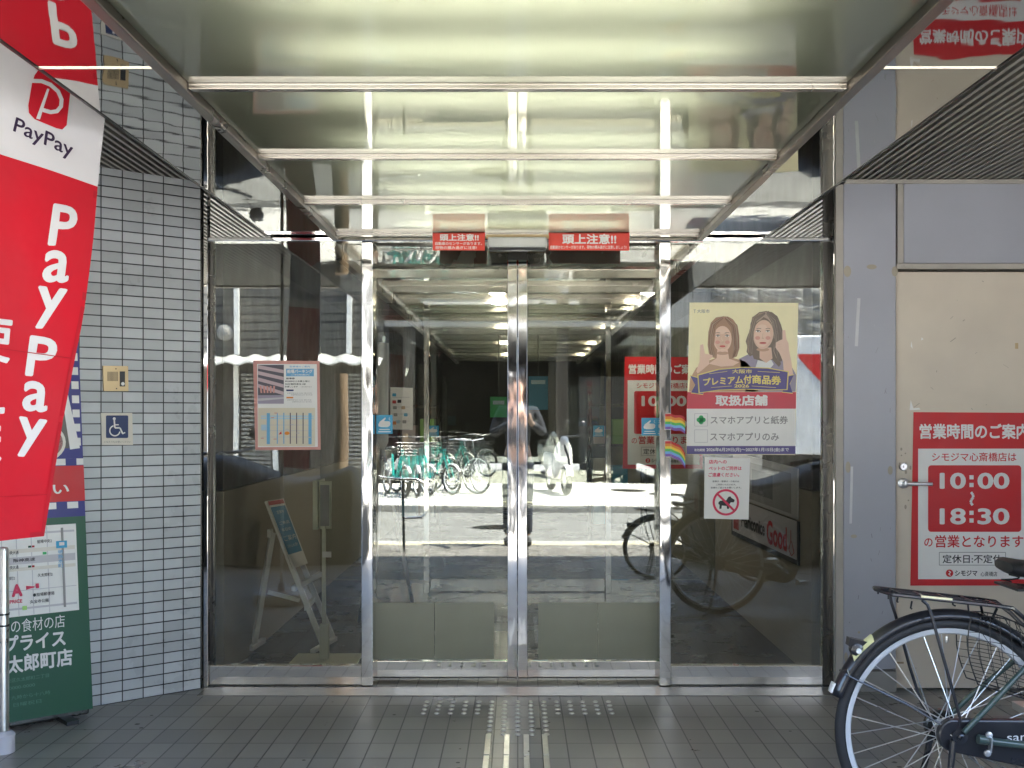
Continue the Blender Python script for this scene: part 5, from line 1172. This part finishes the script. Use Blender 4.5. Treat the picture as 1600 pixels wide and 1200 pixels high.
# things beside the camera, seen in the glass
ur = thing('bike_rail', 'curved steel rail on a black post by the kerb, reflected in the left door', 'rail', (-1.13, .15, 0))
MB().tube([(-1.13, .15, -.05), (-1.13, .15, .70)], .014, 10).build('post', M['black'], parent=ur, smooth=True)
MB().tube([(-1.42, .15, .76), (-1.34, .15, .73), (-1.2, .15, .715), (-1.0, .15, .71), (-.92, .15, .66), (-.89, .15, .54), (-.89, .15, .40), (-.95, .15, .34), (-1.12, .15, .33)], .016, 10).build('rail', M['silver'], parent=ur, smooth=True)
mb = MB(); mb.tube([(-1.72, .35, -.05), (-1.71, .35, .6), (-1.69, .35, 1.2), (-1.69, .35, 1.75)], [.085, .08, .07, .062], 14)
tag(mb.build('wooden_post', M['wood'], loc=(-1.72, .35, 0), smooth=True), 'weathered brown wooden post near the kerb, reflected in the left pane', 'post')

def make_scooter(loc, rz, body, label):
    t = thing('motor_scooter', label, 'motor scooter', loc, rz)
    for x in (0, 1.22):
        w_ = MB().lathe([(.15, -.045), (.2, -.055), (.235, -.03), (.24, 0), (.235, .03), (.2, .055), (.15, .045)], (x, 0, .24), (0, 1, 0), 28, close=True).build('wheel', M['rubber'], parent=t, smooth=True, local=True)
        MB().lathe([(.152, -.035), (.06, -.04), (.05, -.06), (.05, .06), (.06, .04), (.152, .035)], (x, 0, .24), (0, 1, 0), 20, close=True).build('rim', M['silver'], parent=w_, smooth=True, local=True)
    rows = []
    for x, z0, z1, hw in ((-.30, .50, .66, .06), (-.15, .40, .72, .13), (.15, .30, .72, .16), (.40, .26, .66, .15), (.48, .25, .34, .17), (.80, .25, .33, .17), (.86, .26, .60, .18), (.93, .30, .90, .16), (1.02, .45, .96, .09)):
        zc, hz = (z0 + z1) / 2, (z1 - z0) / 2
        rows.append([(x, hw * math.copysign(abs(math.cos(a)) ** .6, math.cos(a)), zc + hz * math.copysign(abs(math.sin(a)) ** .6, math.sin(a))) for a in [2 * math.pi * j / 16 for j in range(16)]])
    mb = MB(); mb.grid(rows, closed=True); mb.add(rows[0], [tuple(range(16))]); mb.add(rows[-1], [tuple(range(15, -1, -1))]); mb.build('bodywork', body, parent=t, smooth=True, local=True)
    rows = []
    for x, z, hw, hz in ((-.28, .72, .08, .03), (-.1, .75, .14, .05), (.2, .74, .14, .05), (.42, .72, .10, .045), (.48, .70, .06, .03)):
        rows.append([(x, hw * math.cos(a), z + hz * math.sin(a)) for a in [2 * math.pi * j / 14 for j in range(14)]])
    mb = MB(); mb.grid(rows, closed=True); mb.add(rows[0], [tuple(range(14))]); mb.add(rows[-1], [tuple(range(13, -1, -1))]); mb.build('seat', M['rubber'], parent=t, smooth=True, local=True)
    mb = MB(); mb.tube([(1.22, -.07, .24), (1.08, -.06, .62), (1.0, 0, .86), (.93, 0, 1.0)], .02, 8); mb.tube([(.80, -.33, 1.02), (.90, -.15, 1.0), (.93, 0, 1.0), (.90, .15, 1.0), (.80, .33, 1.02)], .016, 8); mb.build('handlebar', M['black'], parent=t, smooth=True, local=True)
    for s_ in (-1, 1):
        MB().tube([(.86, s_ * .24, 1.02), (.87, s_ * .30, 1.12), (.86, s_ * .34, 1.18)], .005, 6).build('mirror_stem', M['black'], parent=t, smooth=True, local=True)
        m_ = MB().lathe([(.07, 0), (.072, .012), (.05, .03), (.0, .034)], (.855, s_ * .36, 1.19), (1, 0, .1), 20).build('mirror', M['blackmetal'], parent=t, smooth=True, local=True)
        MB().lathe([(.066, 0), (.0, .001)], (.853, s_ * .36, 1.19), (-1, 0, -.1), 20).build('mirror_glass', M['mirror'], parent=m_, local=True)
    MB().lathe([(.075, 0), (.07, .03), (.0, .045)], (1.0, 0, .93), (1, 0, .15), 20).build('headlight', M['silver'], parent=t, smooth=True, local=True)
    rows = [[(1.22 + .27 * math.cos(R(a)), yy, .24 + .27 * math.sin(R(a)) - .02 * abs(yy / .06) ** 2) for yy in (-.06, -.03, 0, .03, .06)] for a in range(20, 160, 12)]
    MB().grid(rows).build('front_mudguard', body, parent=t, smooth=True, local=True, solid=.004)
    return t
make_scooter((-3.2, -.1, 0), R(62), mat('scooter_grey', (.10, .09, .08), .3), 'grey motor scooter near the camera, seen only as a reflection in the left pane')
make_scooter((.62, -9.0, 0), R(80), M['white'], 'white motor scooter parked before the dark opening across the road')

# ================================================================== PERSON TAKING THE PICTURE
def skin(name, nodes, edges, m, parent, root=0):
    me = bpy.data.meshes.new(name); me.from_pydata([Vector(n[0]) for n in nodes], edges, []); me.materials.append(m)
    o = bpy.data.objects.new(name, me); COL.objects.link(o)
    if parent: o.parent = parent
    sk = o.modifiers.new('skin', 'SKIN'); sk.use_smooth_shade = True
    me.skin_vertices.new() if not me.skin_vertices else None
    for i, n in enumerate(nodes):
        r = n[1]; me.skin_vertices[0].data[i].radius = r if isinstance(r, tuple) else (r, r)
    me.skin_vertices[0].data[root].use_root = True
    ss_ = o.modifiers.new('subsurf', 'SUBSURF'); ss_.levels = 2; ss_.render_levels = 2
    return o
skn = mat('skin_tone', (.50, .31, .22), .5)
pr = thing('person', 'person in dark clothes holding up a phone, seen only as a reflection in the doors', 'person', (0, -.42, 0))
nd = [((0, 0, .95), .10), ((0, .0, 1.12), .105), ((0, 0, 1.34), (.13, .09)), ((0, .01, 1.45), .06), ((0, .02, 1.52), .05), ((0, .04, 1.58), (.068, .08)), ((0, .035, 1.68), (.075, .09)), ((0, .03, 1.745), .05),
      ((.17, 0, 1.39), .05), ((.25, .06, 1.16), .04), ((.14, .32, 1.27), .028), ((.125, .36, 1.30), .026),
      ((-.17, 0, 1.39), .05), ((-.25, .06, 1.16), .04), ((-.07, .32, 1.27), .028), ((-.05, .36, 1.30), .026),
      ((.09, 0, .88), .085), ((.095, .02, .50), .06), ((.10, .0, .09), .04), ((-.09, 0, .88), .085), ((-.095, .02, .50), .06), ((-.10, .0, .09), .04)]
ed = [(0, 1), (1, 2), (2, 3), (3, 4), (4, 5), (5, 6), (6, 7), (2, 8), (8, 9), (9, 10), (10, 11), (2, 12), (12, 13), (13, 14), (14, 15), (0, 16), (16, 17), (17, 18), (0, 19), (19, 20), (20, 21)]
for sgn_, hx, b_ in ((1, .125, 11), (-1, -.05, 15)):
    for f in range(4):
        n0 = len(nd); z = 1.305 + .017 * f
        nd += [((hx + sgn_ * .006, .375, z), .009), ((hx + sgn_ * .008, .405 - .003 * abs(f - 1.5), z + .003), .008), ((hx - sgn_ * .018, .413, z + .004), .007)]
        ed += [(b_, n0), (n0, n0 + 1), (n0 + 1, n0 + 2)]
    n0 = len(nd); nd += [((hx - sgn_ * .012, .362, 1.285), .009), ((hx - sgn_ * .03, .372, 1.29), .008)]; ed += [(b_, n0), (n0, n0 + 1)]
skin('body', nd, ed, skn, pr)
dk = mat('dark_navy_cloth', (.025, .027, .035), .85); jn = mat('dark_jeans', (.03, .036, .055), .85)
skin('jacket', [((0, 0, .90), (.135, .115)), ((0, 0, 1.12), (.14, .12)), ((0, 0, 1.34), (.15, .115)), ((0, .01, 1.46), .07), ((.18, 0, 1.39), .068), ((.26, .06, 1.16), .055), ((.15, .30, 1.265), .042), ((-.18, 0, 1.39), .068), ((-.26, .06, 1.16), .055), ((-.08, .30, 1.265), .042)],
     [(0, 1), (1, 2), (2, 3), (2, 4), (4, 5), (5, 6), (2, 7), (7, 8), (8, 9)], dk, pr)
skin('trousers', [((0, 0, .94), (.13, .11)), ((.09, 0, .84), .10), ((.095, .02, .50), .076), ((.10, 0, .10), .06), ((-.09, 0, .84), .10), ((-.095, .02, .50), .076), ((-.10, 0, .10), .06)], [(0, 1), (1, 2), (2, 3), (0, 4), (4, 5), (5, 6)], jn, pr)
for s_ in (-1, 1): skin('shoe', [((s_ * .10, -.04, .05), .045), ((s_ * .103, .06, .045), .045), ((s_ * .11, .16, .035), .034)], [(0, 1), (1, 2)], M['rubber'], pr)
skin('hair', [((0, -.015, 1.60), (.075, .06)), ((0, -.005, 1.70), (.092, .10)), ((0, .01, 1.765), (.07, .08))], [(0, 1), (1, 2)], M['black'], pr, 1)
mb = MB()
for s_ in (-1, 1):
    mb.lathe([(.011, 0), (.0, .006)], (s_ * .031, .105, 1.655), (0, 1, 0), 10)
mb.build('eyes', M['black'], parent=pr, local=True)
MB().prism([(-.012, .118, 1.615), (.012, .118, 1.615), (0, .105, 1.66)], (0, .022, -.004)).build('nose', skn, parent=pr, local=True, bev=.004)
MB().box(-.024, .024, .108, .116, 1.583, 1.592).build('mouth', M['i_lip'], parent=pr, local=True, bev=.003)
for s_ in (-1, 1): MB().lathe([(.012, -.03), (.02, 0), (.012, .03)], (s_ * .078, .03, 1.645), (0, 0, 1), 10).build('ear', skn, parent=pr, local=True, smooth=True)
ph = MB().box(-.045, .115, -.034, -.026, 1.292, 1.366).build('phone', M['black'], loc=(.035, -.03, 1.33), bev=.003); tag(ph, 'black phone held sideways in both hands of the reflected person', 'phone')
